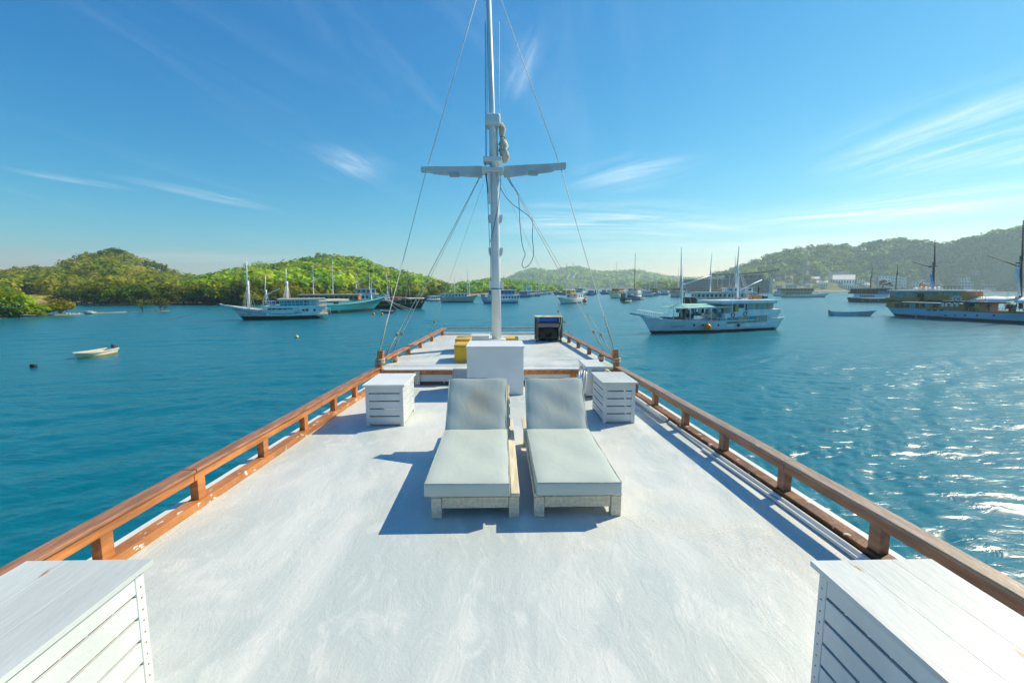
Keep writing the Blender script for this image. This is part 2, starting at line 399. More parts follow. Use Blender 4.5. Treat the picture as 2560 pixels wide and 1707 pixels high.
BLUEROPE = mat('blue_rope', (0.010, 0.13, 0.36), 0.6, 0.15, 50)
BLACK = mat('black_plastic', (0.016, 0.016, 0.017), 0.4, 0.3, 8, 0.001, 60)
STEEL_D = mat('dark_steel', (0.09, 0.09, 0.09), 0.45, 0.25, 10, 0.001, 60, metal=0.4, chip=(0.22, 0.10, 0.04), chip_t=0.68)
BLUE_PL = mat('blue_plastic', (0.010, 0.14, 0.55), 0.35, 0.1, 5)
PVC = mat('grey_white_plastic', (0.68, 0.69, 0.67), 0.35, 0.05, 4, chip=(0.45, 0.42, 0.36), chip_t=0.68)
CANVAS = mat('cream_sailcloth', (0.58, 0.53, 0.43), 0.85, 0.12, 8, 0.006, 25)
TEAK = mat('bleached_timber', (0.66, 0.58, 0.44), 0.6, 0.16, 5, 0.003, 12, stretch=(7, 0.7, 7), chip=(0.34, 0.26, 0.16), chip_t=0.70, chip_scale=4, chip_stretch=(8, 0.6, 8))
RUST = mat('rust', (0.30, 0.14, 0.035), 0.8, 0.4, 30)

def cushion_mat(name, stain):
    m, nt, N, L, B = nodes_of(name)
    tc = N.new('ShaderNodeTexCoord')
    def noise(s, d=4, st=(1, 1, 1), dist=0.0):
        p = N.new('ShaderNodeMapping'); p.inputs['Scale'].default_value = st; L.new(tc.outputs['Object'], p.inputs[0])
        n = N.new('ShaderNodeTexNoise'); n.inputs['Scale'].default_value = s; n.inputs['Detail'].default_value = d; n.inputs['Distortion'].default_value = dist
        L.new(p.outputs[0], n.inputs['Vector']); return n.outputs[0]
    def ramp(v, lo, hi, a=0, b=1):
        r = N.new('ShaderNodeMapRange'); r.interpolation_type = 'SMOOTHSTEP'
        for k, q in (('From Min', lo), ('From Max', hi), ('To Min', a), ('To Max', b)): r.inputs[k].default_value = q
        L.new(v, r.inputs['Value']); return r.outputs[0]
    def mix(f, a, b):
        x = N.new('ShaderNodeMix'); x.data_type = 'RGBA'; L.new(f, x.inputs['Factor'])
        for k, v in (('A', a), ('B', b)):
            if isinstance(v, tuple): x.inputs[k].default_value = (*v, 1)
            else: L.new(v, x.inputs[k])
        return x.outputs['Result']
    c = mix(ramp(noise(3.5), 0.3, 0.7), (0.47, 0.53, 0.48), (0.505, 0.56, 0.505))
    if stain:
        sub = N.new('ShaderNodeVectorMath'); sub.operation = 'SUBTRACT'; L.new(tc.outputs['Object'], sub.inputs[0]); sub.inputs[1].default_value = (0.03, 0.30, 0.05)
        sc = N.new('ShaderNodeVectorMath'); sc.operation = 'MULTIPLY'; L.new(sub.outputs[0], sc.inputs[0]); sc.inputs[1].default_value = (1, 0.85, 0.3)
        ln = N.new('ShaderNodeVectorMath'); ln.operation = 'LENGTH'; L.new(sc.outputs[0], ln.inputs[0])
        ad = N.new('ShaderNodeMath'); ad.operation = 'MULTIPLY_ADD'; L.new(noise(6, 4, dist=0.5), ad.inputs[0]); ad.inputs[1].default_value = 0.22; L.new(ln.outputs['Value'], ad.inputs[2])
        c = mix(ramp(ad.outputs[0], 0.40, 0.12, 0, stain), c, (0.54, 0.41, 0.25))
    c = mix(ramp(noise(9, 5), 0.70, 0.76, 0, 0.18), c, (0.40, 0.43, 0.37))
    L.new(c, B.inputs['Base Color']); B.inputs['Roughness'].default_value = 0.55
    B.inputs['Sheen Weight'].default_value = 0.1
    bp = N.new('ShaderNodeBump'); bp.inputs['Strength'].default_value = 0.6; bp.inputs['Distance'].default_value = 0.007
    L.new(noise(7, 5, (1, 0.6, 1), 0.8), bp.inputs['Height']); L.new(bp.outputs[0], B.inputs['Normal'])
    return m
PIPING = mat('sage_piping', (0.36, 0.42, 0.38), 0.6, 0.2, 20)
CUSH = cushion_mat('sage_cushion', 0); CUSH_S = cushion_mat('sage_cushion_stained', 0.55); CUSH_S2 = cushion_mat('sage_cushion_faint_stain', 0.22)

# ------------------------------------------------------------------ the boat we stand on
boat = empty('wooden_boat')
tag(boat, 'white decked wooden boat with brown rails and white mast, carrying the loungers', 'boat')
BX = 0.05
HY = [-6, 0, 2.7, 4.35, 6.9, 7.9, 12.6]
HW = [2.40, 2.42, 2.33, 2.24, 2.11, 2.03, 1.50]
def half(y): return float(np.interp(y, HY, HW))
def fz(y): return DZ + 0.28 + 0.03 * (y - 7.9)
def loft(ys, xa, xb, za, zb):
    """closed rectangular section swept along y; all four are functions of y"""
    b = MB(); vs = []; n = len(ys)
    for y in ys: vs += [(xa(y), y, za(y)), (xb(y), y, za(y)), (xb(y), y, zb(y)), (xa(y), y, zb(y))]
    fs = [(i * 4 + k, i * 4 + (k + 1) % 4, (i + 1) * 4 + (k + 1) % 4, (i + 1) * 4 + k) for i in range(n - 1) for k in range(4)]
    fs += [(0, 1, 2, 3), tuple((n - 1) * 4 + k for k in range(4))]
    return b.add(vs, fs)
YA = list(np.linspace(-5, 7.9, 24)); YF = list(np.linspace(7.9, 12.55, 9))
loft(YA, lambda y: BX - half(y) - 0.24, lambda y: BX + half(y) + 0.24, lambda y: DZ - 0.1, lambda y: DZ).build('deck', DECK, boat)
loft(YF, lambda y: BX - half(y) - 0.10, lambda y: BX + half(y) + 0.10, lambda y: DZ - 0.1, fz).build('foredeck', DECK, boat)
# hull below
def own_hull():
    b = MB(); vs = []; ys = list(np.linspace(-5, 12.5, 15)) + [13.5, 14.5, 15.5, 16.5]
    for y in ys:
        h = half(min(y, 12.6)) + 0.12
        if y > 12.5: h = 1.6 * math.sqrt(max(0.0004, 1 - ((y - 12.5) / 4.02) ** 2))
        top = DZ - 0.12 if y <= 12.5 else 2.9
        for sx, k in ((-1, 1.0), (-1, 0.97), (-1, 0.85), (1, 0.85), (1, 0.97), (1, 1.0)):
            z = {1.0: top, 0.97: 1.4, 0.85: -0.8}[k]
            vs.append((BX + sx * h * k, y if k == 1.0 else y - (0.5 if y > 12.5 else 0) * (1.0 - k) * 6, z))
    n = len(ys)
    fs = [(i * 6 + k, i * 6 + k + 1, (i + 1) * 6 + k + 1, (i + 1) * 6 + k) for i in range(n - 1) for k in range(5)]
    fs += [(i * 6 + 5, i * 6, (i + 1) * 6, (i + 1) * 6 + 5) for i in range(n - 1)]
    fs += [tuple(range(6)), tuple((n - 1) * 6 + k for k in range(6))]
    b.add(vs, fs); b.build('hull', WHITE, boat)
own_hull()
POSTS_L = [1.0, 1.86, 2.66, 3.47, 4.36, 5.19, 6.03, 6.80]
POSTS_R = [0.95, 1.78, 2.62, 3.50, 4.41, 5.27, 6.2, 7.0]
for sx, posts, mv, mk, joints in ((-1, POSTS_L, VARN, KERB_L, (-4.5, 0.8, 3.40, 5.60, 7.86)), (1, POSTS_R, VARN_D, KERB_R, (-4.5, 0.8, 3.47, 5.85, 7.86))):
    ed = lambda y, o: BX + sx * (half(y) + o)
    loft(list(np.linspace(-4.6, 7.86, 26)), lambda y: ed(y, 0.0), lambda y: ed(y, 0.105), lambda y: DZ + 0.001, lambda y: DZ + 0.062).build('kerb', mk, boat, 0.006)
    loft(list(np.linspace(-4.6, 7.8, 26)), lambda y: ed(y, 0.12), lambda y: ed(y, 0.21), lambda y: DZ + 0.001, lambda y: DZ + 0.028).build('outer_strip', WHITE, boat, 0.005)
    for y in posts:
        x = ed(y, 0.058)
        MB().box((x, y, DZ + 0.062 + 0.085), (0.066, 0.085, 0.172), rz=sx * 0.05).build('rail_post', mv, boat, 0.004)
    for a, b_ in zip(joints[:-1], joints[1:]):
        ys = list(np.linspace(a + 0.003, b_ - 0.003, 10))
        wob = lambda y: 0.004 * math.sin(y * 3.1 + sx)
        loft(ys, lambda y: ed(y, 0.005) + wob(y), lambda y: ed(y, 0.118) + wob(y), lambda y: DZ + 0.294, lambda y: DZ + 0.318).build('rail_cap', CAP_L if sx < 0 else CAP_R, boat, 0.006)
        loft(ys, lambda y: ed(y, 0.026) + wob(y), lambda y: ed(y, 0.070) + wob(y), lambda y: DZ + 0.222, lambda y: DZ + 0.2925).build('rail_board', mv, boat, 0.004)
# step up to the foredeck
ZS = 7.895
for x0, x1 in ((-2.0 + BX, -0.76), (0.34, 2.0 + BX)):
    MB().box2((x0, ZS - 0.05, DZ + 0.185), (x1, ZS, DZ + 0.262)).build('step_beam', VARN, boat, 0.005)
    MB().box2((x0, ZS - 0.035, DZ + 0.003), (x1, ZS, DZ + 0.055)).build('step_sill', KERB_R, boat, 0.005)
    MB().box2((x0, ZS - 0.012, DZ + 0.058), (x1, ZS + 0.001, DZ + 0.183)).build('step_panel', WHITE, boat)
    MB().box2((x0, ZS - 0.07, DZ + 0.264), (x1, ZS + 0.05, DZ + 0.286)).build('step_edge', WHITE, boat, 0.006)
for x in (-1.37, 1.36, 0.36):
    MB().box2((x - 0.045, ZS - 0.062, DZ + 0.003), (x + 0.045, ZS - 0.003, DZ + 0.25)).build('step_post', VARN if x > 0 else TEAK, boat, 0.004)
for sx in (-1, 1):
    MB().bar((BX + sx * 2.10, 7.86, DZ + 0.05), (BX + sx * 2.06, 7.95, DZ + 0.60), 0.10, 0.11, (0, 1, 0)).build('end_post', VARN, boat, 0.01)
    ed = lambda y, o: BX + sx * (half(y) + o)
    ys = list(np.linspace(8.0, 12.55, 8))
    loft(ys, lambda y: ed(y, -0.055), lambda y: ed(y, 0.075), lambda y: fz(y) + 0.145, lambda y: fz(y) + 0.172).build('fore_rail', VARN_D if sx > 0 else VARN, boat, 0.005)
    for y in ((8.55, 9.35, 10.2, 11.2, 12.3) if sx < 0 else (8.55, 9.3, 10.1, 10.9, 12.3)):
        MB().box((ed(y, 0.0), y, fz(y) + 0.071), (0.075, 0.08, 0.144)).build('fore_post', VARN_D if sx > 0 else VARN, boat, 0.004)
MB().box2((BX - 1.56, 12.50, fz(12.5) + 0.15), (BX + 1.56, 12.60, fz(12.5) + 0.178)).build('front_rail', VARN, boat, 0.005)
MB().box2((BX - 1.50, 12.35, fz(12.4) + 0.001), (BX + 1.50, 12.48, fz(12.4) + 0.06)).build('front_coaming', WHITE, boat, 0.006)

# ------------------------------------------------------------------ mast and rigging
MY = 10.35
def CM(x, y): return (1000 + x * 0.29337, 260 + y * 0.29337)        # enlargement of the mast region -> photograph
def mp_(x, y, yy=MY): return on_y(*CM(x, y), yy)
mbot = on_y(1242, 856, MY); mbot.z = fz(MY) - 0.02
mlow = mp_(806, 640); mcap = mp_(792, 120)
mast = MB().tube([mbot, mbot.lerp(mlow, 0.5), mlow, mp_(800, 470)], [0.108, 0.103, 0.098, 0.097], 20).build('mast', WHITE, boat, smooth=True)
mtop = on_y(*D2((1119.5, -88)), MY - 0.12)
mdir = (mtop - mp_(802, 545)).normalized()
tm0 = mp_(800, 560, MY - 0.13)
MB().tube([tm0, tm0.lerp(mtop, 0.25), mtop], [0.064, 0.062, 0.050], 16).build('topmast', WHITE, mast, smooth=True)
MB().tube([mp_(800, 470), mp_(795, 175)], [0.098, 0.092], 16).build('mast_head', WHITE, mast, smooth=True)
def plate(name, x0, x1, y0, y1, d=0.34, bev=0.03, dy=0.05):
    a, b_ = mp_(x0, y1, MY), mp_(x1, y0, MY)
    MB().box2((a.x, MY - d / 2 - dy, a.z), (b_.x, MY + d / 2 - dy, b_.z)).build(name, WHITE, mast, bev, seg=3)
plate('mast_cap', 727, 855, 112, 205, 0.42, 0.05)
plate('trestle', 712, 868, 472, 512, 0.40, 0.015)
plate('trestle', 700, 885, 560, 597, 0.40, 0.015)
for x0 in (762, 838): plate('mast_cheek', x0 - 8, x0 + 10, 600, 860 if x0 < 800 else 665, 0.10, 0.006, dy=0.12)
def spreader():
    b = MB(); th = 0.055
    P = lambda x, y: mp_(x, y)
    for pts in ([(180, 540, 583), (268, 536, 585), (285, 537, 598), (500, 536, 614), (700, 533, 628)], [(885, 533, 628), (1080, 522, 605), (1300, 512, 578), (1320, 508, 566), (1414, 504, 556)]):
        vs = []
        for x, t, bt in pts:
            a, c = P(x, t), P(x, bt); vs += [(a.x, MY - th, a.z), (a.x, MY + th, a.z), (a.x, MY + th, c.z), (a.x, MY - th, c.z)]
        n = len(pts)
        b.add(vs, [(i * 4 + k, i * 4 + (k + 1) % 4, (i + 1) * 4 + (k + 1) % 4, (i + 1) * 4 + k) for i in range(n - 1) for k in range(4)] + [(0, 1, 2, 3), tuple((n - 1) * 4 + k for k in range(4))])
    return b.build('spreader', WHITE_OLD, mast, 0.008)
spreader()
for x in (467, 1135):
    a = mp_(x, 602 if x < 800 else 590)
    MB().box((a.x, MY - 0.02, a.z - 0.01), (0.21, 0.10, 0.09)).build('deck_lamp', mat('lamp_grey', (0.45, 0.47, 0.48), 0.35, 0.05), mast, 0.012)
for yy, dx in ((980, 55), (1260, 55), (1535, 56)):
    for s in (-1, 1):
        a = mp_(812 + (yy - 980) * 0.012 + s * 48, yy)
        MB().prism([(a.x + s * 0.035, MY - 0.02, a.z + 0.09), (a.x + s * 0.035, MY - 0.02, a.z), (a.x + s * 0.012, MY - 0.02, a.z - 0.09), (a.x - s * 0.06, MY - 0.02, a.z - 0.09), (a.x - s * 0.06, MY - 0.02, a.z + 0.09)], (0, 0.04, 0)).build('cleat', WHITE, mast, 0.004)
MB().box((mbot.x, MY, fz(MY) + 0.09), (0.40, 0.44, 0.18)).build('mast_step', WHITE, mast, 0.02)
# furled sail bundle beside the mast head
def bundle():
    b = MB(); pts = [(862, 165, .03), (875, 215, .075), (866, 262, .06), (868, 300, .04), (876, 325, .085), (884, 360, .10), (876, 395, .085), (890, 425, .10), (898, 460, .085), (888, 505, .02)]
    P = [mp_(x, y, MY - 0.02) for x, y, r in pts]
    b.tube(P, [r for _, _, r in pts], 12)
    rng = random.Random(3)
    b.v = [(x + rng.uniform(-.012, .012), y + rng.uniform(-.012, .012), z + rng.uniform(-.01, .01)) for x, y, z in b.v]
    o = b.build('furled_sail', CANVAS, mast, smooth=True)
    for y0 in (285, 345, 400):
        c = mp_(876, y0, MY - 0.02)
        MB().torus(c, 0.085 if y0 > 300 else 0.05, 0.013, 'z', 16, 6).build('sail_tie', ROPE_D, o)
bundle()
MB().torus(mp_(786, 104, MY - 0.1), 0.072, 0.03, 'z', 18, 8).build('lashing', BLUEROPE, mast, smooth=True)
MB().torus(on_y(1240, 722, MY), 0.108, 0.012, 'z', 18, 6).build('lashing', BLUEROPE, mast, smooth=True)
def rope(name, pts, r=0.009, m=ROPE, seg=6): return MB().tube(pts, r, seg).build(name, m, boat, smooth=True)
# shrouds: pixel at the upper end (mast plane) and at the lower end with its own y
SH = []
for s, tip, low, yl in ((-1, mp_(222, 575), on_y(938, 912, 8.0), 8.0), (1, mp_(1372, 552), on_y(1543, 905, 8.05), 8.05)):
    SH.append((tip, low))
    rope('shroud', [mp_(236 if s < 0 else 1356, 530 if s < 0 else 504), mtop], 0.0085, WIRE)
    rope('shroud', catenary(tip, low, 0.03), 0.0085, WIRE)
lows_l = [((690, 600), (964, 890), 8.25, .016), ((692, 604), (979, 884), 8.75, .011), ((722, 645), (1072, 843), 10.2, .008)]
lows_r = [((905, 595), (1511, 879), 8.8, .014), ((912, 598), (1533, 890), 8.25, .011), ((862, 655), (1428, 842), 10.4, .008)]
for (mx_, my_), lo, yl, rr in lows_l + lows_r:
    a, c = mp_(mx_, my_), on_y(*lo, yl)
    rope('shroud', catenary(a, c, 0.02), rr * 0.45, ROPE)
    rope('lanyard', [a.lerp(c, .90) + Vector((.012, 0, 0)), a.lerp(c, .95) - Vector((.012, 0, 0)), c], rr * 0.6, ROPE_D)
    MB().torus(a.lerp(c, .90), 0.02, 0.012, 'y', 10, 6).build('shackle', ROPE_D, boat)
for tip, low in SH:
    rope('lanyard', [tip.lerp(low, .80), tip.lerp(low, .9) + Vector((.015, 0, 0)), low, low - Vector((0, 0.05, .25))], 0.009, ROPE_D)
# rope turns round the end posts and fore posts
for sx in (-1, 1):
    for k in range(4):
        MB().torus((BX + sx * 2.075, 7.93, DZ + 0.38 + k * 0.024), 0.078, 0.009, 'z', 14, 6).build('rope_turn', ROPE if k % 2 else ROPE_D, boat, smooth=True)
    for k in range(3):
        MB().torus((BX + sx * half(8.55), 8.55, fz(8.55) + 0.05 + k * 0.02), 0.062, 0.009, 'z', 14, 6).build('rope_turn', ROPE, boat, smooth=True)
# blue halyards
def brope(pts, r=0.007, dy=-0.12): return rope('halyard', [mp_(x, y, MY + dy) for x, y in pts], r, BLUEROPE)
brope([(726, -700), (728, 0), (730, 200), (731, 480), (728, 600), (742, 700), (752, 900), (763, 1180), (772, 1300), (771, 1500)])
brope([(741, -700), (741, 0), (738, 480)], 0.006)
brope([(735, 600), (748, 740), (752, 760)], 0.016)
brope([(859, 600), (855, 720), (832, 900), (795, 1070), (768, 1180)])
def smooth_pts(p, n=4):
    out = []
    for i in range(len(p) - 1):
        p0, p1, p2, p3 = p[max(i - 1, 0)], p[i], p[i + 1], p[min(i + 2, len(p) - 1)]
        for k in range(n):
            t = k / n
            out.append(tuple(0.5 * (2 * p1[j] + (p2[j] - p0[j]) * t + (2 * p0[j] - 5 * p1[j] + 4 * p2[j] - p3[j]) * t * t + (3 * p1[j] - p0[j] - 3 * p2[j] + p3[j]) * t ** 3) for j in range(len(p1))))
    return out + [p[-1]]
brope(smooth_pts([(855, 715), (900, 790), (960, 855), (1030, 905), (1100, 960), (1132, 1010), (1127, 1130), (1138, 1280), (1105, 1365), (1060, 1396), (1040, 1372), (1052, 1320), (1066, 1280), (1040, 1190), (1022, 1020), (1014, 850), (1004, 765), (950, 690), (912, 630)]), 0.008)
rope('halyard', [mp_(846, -700), mp_(846, 0), mp_(856, 130), mp_(868, 440)], 0.007, WIRE)

# ------------------------------------------------------------------ sun loungers
def rounded_slab(lx, ly, lz, name, m, parent, bulge=0.012):
    """upholstered slab: subdivided box, top and sides slightly swollen, piping round the two rims; origin at a lower corner edge centre"""
    nx, ny = 10, 16; b = MB(); vs = []; idx = {}
    for top in (0, 1):
        for i in range(nx + 1):
            for j in range(ny + 1):
                u, v = i / nx, j / ny
                e = min(u, 1 - u, v, 1 - v); sw = bulge * (1 - math.exp(-e * 12)) + 0.0025 * math.sin(u * 9 + v * 13) - 0.010 * math.exp(-((u - .52) ** 2 + (v - .45) ** 2) / .05)
                idx[top, i, j] = len(vs); vs.append(((u - .5) * lx, v * ly, (lz + sw) if top else 0.0))
    fs = []
    for i in range(nx):
        for j in range(ny):
            fs.append((idx[1, i, j], idx[1, i + 1, j], idx[1, i + 1, j + 1], idx[1, i, j + 1])); fs.append((idx[0, i, j], idx[0, i, j + 1], idx[0, i + 1, j + 1], idx[0, i + 1, j]))
    for i in range(nx):
        fs.append((idx[0, i, 0], idx[0, i + 1, 0], idx[1, i + 1, 0], idx[1, i, 0])); fs.append((idx[0, i, ny], idx[1, i, ny], idx[1, i + 1, ny], idx[0, i + 1, ny]))
    for j in range(ny):
        fs.append((idx[0, 0, j], idx[1, 0, j], idx[1, 0, j + 1], idx[0, 0, j + 1])); fs.append((idx[0, nx, j], idx[0, nx, j + 1], idx[1, nx, j + 1], idx[1, nx, j]))
    b.add(vs, fs); o = b.build(name, m, parent, 0.012, seg=3, smooth=True)
    for z in (lz - 0.001, 0.004):
        q = 0.004
        pts = [(-lx / 2 + q, q, z), (lx / 2 - q, q, z), (lx / 2 - q, ly - q, z), (-lx / 2 + q, ly - q, z), (-lx / 2 + q, q, z)]
        MB().tube(pts, 0.0045, 6).build('piping', PIPING, o, smooth=True)
    return o
def lounger(xc, y0, cdx, back_mat, label):
    t = empty('sun_lounger', (xc, y0, DZ))
    tag(t, label, 'sun lounger', 'loungers in the middle of the deck')
    W, Lg = 0.65, 1.92
    for sx in (-1, 1):
        for y in (0.04, Lg - 0.35):
            MB().box2((sx * W / 2 - sx * 0.075, y - 0.04, 0.0005), (sx * W / 2, y + 0.04, 0.158)).build('leg', TEAK, t, 0.004)
        MB().box2((sx * (W / 2 - 0.05), 0.083, 0.075), (sx * (W / 2 - 0.012), Lg - 0.395, 0.157)).build('side_rail', TEAK, t, 0.004)
        MB().box2((sx * W / 2 - sx * 0.060, 0.0, 0.1595), (sx * W / 2 + sx * 0.004, Lg, 0.19)).build('edge_board', TEAK, t, 0.004)
    MB().box2((-W / 2 + 0.077, 0.012, 0.072), (W / 2 - 0.077, 0.045, 0.156)).build('apron', TEAK, t, 0.004)
    MB().box2((-W / 2 + 0.077, Lg - 0.37, 0.072), (W / 2 - 0.077, Lg - 0.34, 0.156)).build('apron', TEAK, t, 0.004)
    n = 4; w = (W - 0.13) / n
    for k in range(n):
        x = -W / 2 + 0.065 + w * (k + 0.5)
        MB().box((x, 0.64 + 0.004 * k, 0.172), (w - 0.008, 1.26, 0.024)).build('slat', TEAK, t, 0.003)
    s = rounded_slab(0.625, 1.30, 0.098, 'seat_cushion', CUSH, t); s.location = (cdx, -0.055, 0.191)
    bc = rounded_slab(0.615, 0.64, 0.085, 'back_cushion', back_mat, t); bc.location = (cdx, 1.250, 0.205); bc.rotation_euler = (R(47), 0, 0)
    bf = empty('backrest_frame'); bf.parent = t; bf.location = (0, 1.27, 0.185); bf.rotation_euler = (R(47), 0, 0)
    for sx in (-1, 1):
        MB().box2((sx * 0.24, 0.0, -0.02), (sx * 0.28, 0.62, 0.014)).build('backrest_rail', TEAK, bf, 0.003)
        MB().bar((sx * 0.20, 1.62, 0.172), (sx * 0.20, 1.55, 0.47), 0.03, 0.03, (0, 1, 0)).build('prop', TEAK, t, 0.003)
    for k in range(5): MB().box((0, 0.06 + k * 0.13, -0.032), (0.58, 0.09, 0.02)).build('back_slat', TEAK, bf, 0.003)
    return t
lounger(-0.112, 3.205, -0.055, CUSH_S, 'pale green cushioned timber lounger with a brown stained backrest')
lounger(0.65, 3.205, 0.0, CUSH_S2, 'pale green cushioned timber lounger with a cleaner backrest, beside the slatted crate')

# ------------------------------------------------------------------ slatted crates
def crate(x0, x1, y0, y1, h, label, lidmat, nlid=3):
    xc, yc = (x0 + x1) / 2, (y0 + y1) / 2
    t = empty('slatted_crate', (xc, yc, DZ)); tag(t, label, 'crate', 'white slatted crates on the deck')
    W, D = x1 - x0, y1 - y0; p = 0.045; lid = 0.022
    for sx in (-1, 1):
        for sy in (-1, 1):
            MB().box((sx * (W / 2 - p / 2), sy * (D / 2 - p / 2), (h - lid) / 2), (p, p, h - lid - 0.002)).build('corner_post', WHITE_SLAT, t, 0.003)
    n = 5; z0 = 0.035; gap = 0.014; sh = (h - lid - z0 - 0.002 - gap * (n - 1)) / n
    nails = MB()
    for k in range(n):
        z = z0 + sh / 2 + k * (sh + gap)
        for sy in (-1, 1):
            MB().box((0, sy * (D / 2 - 0.010), z), (W - 2 * p - 0.001, 0.016, sh)).build('slat', WHITE_SLAT, t, 0.002)
            for sx in (-1, 1):
                for dz in (-0.3, 0.3):
                    nails.box((sx * (W / 2 - 0.022), sy * (D / 2 + 0.0002), z + dz * sh), (0.006, 0.002, 0.006)); nails.box((sx * (W / 2 + 0.0002), sy * (D / 2 - 0.022), z + dz * sh), (0.002, 0.006, 0.006))
        for sx in (-1, 1):
            MB().box((sx * (W / 2 - 0.010), 0, z), (0.016, D - 2 * p - 0.001, sh)).build('slat', WHITE_SLAT, t, 0.002)
    o = nails.build('nail_heads', RUST, t); o['kind'] = 'stuff'
    lo = empty('lid'); lo.parent = t; lo.location = (0, 0, h - lid / 2)
    w = (W + 0.05) / nlid
    for k in range(nlid):
        MB().box((-W / 2 - 0.025 + w * (k + .5), 0, 0), (w - 0.0006, D + 0.05, lid)).build('lid_plank', lidmat, lo, 0.0008)
    MB().box((0, 0, 0.02), (W - 0.04, D - 0.04, 0.02)).build('floor_board', WHITE_OLD, t)
    return t
crate(-1.575, -1.115, 5.49, 6.20, 0.522, 'white slatted crate on deck left of the loungers, beside the brown rail', WHITE, 2)
crate(1.365, 1.765, 5.53, 6.20, 0.528, 'white slatted crate on deck right of the loungers, in front of the air conditioner', WHITE_OLD, 2)
crate(-1.905, -1.43, 0.90, 1.83, 0.552, 'white slatted crate with rust flecked lid, foreground left corner', WHITE_OLD, 3)
crate(1.41, 1.885, 0.88, 1.745, 0.552, 'white slatted crate with planked lid, foreground right corner', WHITE_OLD, 3)

# ------------------------------------------------------------------ other things on deck
t = empty('white_console', (-0.27, 7.4, DZ)); tag(t, 'tall plain white wooden box standing behind the loungers before the mast', 'box')
xa, xb = on_y(1167, 900, 7.08).x + 0.27, on_y(1309, 900, 7.08).x + 0.27
MB().box2((xa, -0.32, 0.001), (xb, 0.42, 0.752)).build('casing', WHITE, t, 0.006)
MB().box2((xa - 0.012, -0.34, 0.754), (xb + 0.012, 0.44, 0.782)).build('lid', WHITE, t, 0.005)

def yellow_box(px0, px1, py, d, h, label, ybase=None):
    a, c = on_z(px0, py, fz(8.6)), on_z(px1, py, fz(8.6))
    y = a.y
    t = empty('yellow_box', ((a.x + c.x) / 2, y + d / 2, fz(y))); tag(t, label, 'box', 'yellow boxes on the foredeck')
    w = c.x - a.x
    MB().box2((-w / 2, -d / 2, 0.002), (w / 2, d / 2, h - 0.04)).build('casing', YELLOW, t, 0.008)
    MB().box2((-w / 2 - 0.006, -d / 2 - 0.006, h - 0.038), (w / 2 + 0.006, d / 2 + 0.006, h)).build('lid', YELLOW, t, 0.012)
yellow_box(1136, 1208, 905, 0.52, 0.33, 'yellow wooden box half hidden behind the tall white box')
yellow_box(1138, 1176, 886, 0.60, 0.30, 'yellow box standing farther forward, behind the other yellow box')
yellow_box(1262, 1296, 866, 0.45, 0.13, 'low yellow box beside the foot of the mast')
a = on_z(1177, 858, fz(10)); c = on_z(1223, 858, fz(10))
t = empty('deck_hatch', ((a.x + c.x) / 2, a.y + .25, fz(a.y))); tag(t, 'small pale grey hatch box on the foredeck just left of the mast', 'hatch')
MB().box2((-(c.x - a.x) / 2, -.25, 0.002), ((c.x - a.x) / 2, .25, 0.12)).build('casing', PVC, t, 0.008)
MB().box2((-(c.x - a.x) / 2 - .01, -.26, 0.122), ((c.x - a.x) / 2 + .01, .26, 0.15)).build('lid', PVC, t, 0.008)

# air conditioner: fan side faces left, finned end faces us
t = empty('air_conditioner', (1.545, 7.15, DZ)); tag(t, 'white air conditioner outdoor unit with slotted end behind the slatted crate', 'air conditioner')
MB().box2((-0.15, -0.30, 0.035), (0.155, 0.36, 0.47)).build('casing', PVC, t, 0.008)
MB().box2((-0.156, -0.306, 0.471), (0.161, 0.366, 0.495)).build('top_cover', PVC, t, 0.008)
FIN = mat('dark_fin', (0.20, 0.19, 0.16), 0.6, 0.1)
MB().box2((-0.07, -0.3025, 0.06), (0.135, -0.3005, 0.45)).build('coil_face', FIN, t)
for k in range(16): MB().box((0.032, -0.309, 0.072 + k * 0.0245), (0.215, 0.010, 0.011)).build('louver', PVC, t)
for x in (-0.07, 0.032, 0.135): MB().box((x, -0.316, 0.255), (0.008, 0.004, 0.40)).build('louver_rib', PVC, t)
GRL = mat('beige_grille', (0.50, 0.46, 0.36), 0.5, 0.1)
MB().lathe((-0.152, 0.06, 0.25), [(0.19, 0.0), (0.19, -0.012), (0.17, -0.02), (0.03, -0.022)], 24, 'x').build('fan_grille', GRL, t)
MB().box2((-0.13, -0.26, 0.001), (0.13, -0.22, 0.034)).build('foot', VARN_D, t); MB().box2((-0.13, 0.26, 0.001), (0.13, 0.30, 0.034)).build('foot', VARN_D, t)
h = empty('white_hose', (1.33, 6.87, DZ)); tag(h, 'coil of thick white hose hung on the side of the air conditioner', 'hose')
rng = random.Random(4)
for k in range(5):
    o = MB().torus((0, 0, 0), 0.185 + rng.uniform(-.012, .006), 0.017, 'x', 28, 8).build('loop', PVC, h, smooth=True)
    o.location = (-0.02 + 0.02 * k, rng.uniform(-.01, .02), 0.235 + rng.uniform(-.01, .02)); o.rotation_euler = (0, R(rng.uniform(-5, 5)), R(-14 + rng.uniform(-5, 5)))
h = empty('yellow_hose', (1.86, 7.72, DZ)); tag(h, 'pale yellow hose ring leaning at the foot of the right end post', 'hose')
YH = mat('pale_yellow_plastic', (0.66, 0.55, 0.22), 0.5, 0.1)
for k in range(2):
    o = MB().torus((0, 0, 0), 0.125, 0.027, 'y', 24, 8).build('loop', YH, h, smooth=True); o.location = (0, -0.03 * k, 0.16 + 0.005 * k); o.rotation_euler = (R(14), 0, R(6 * k))

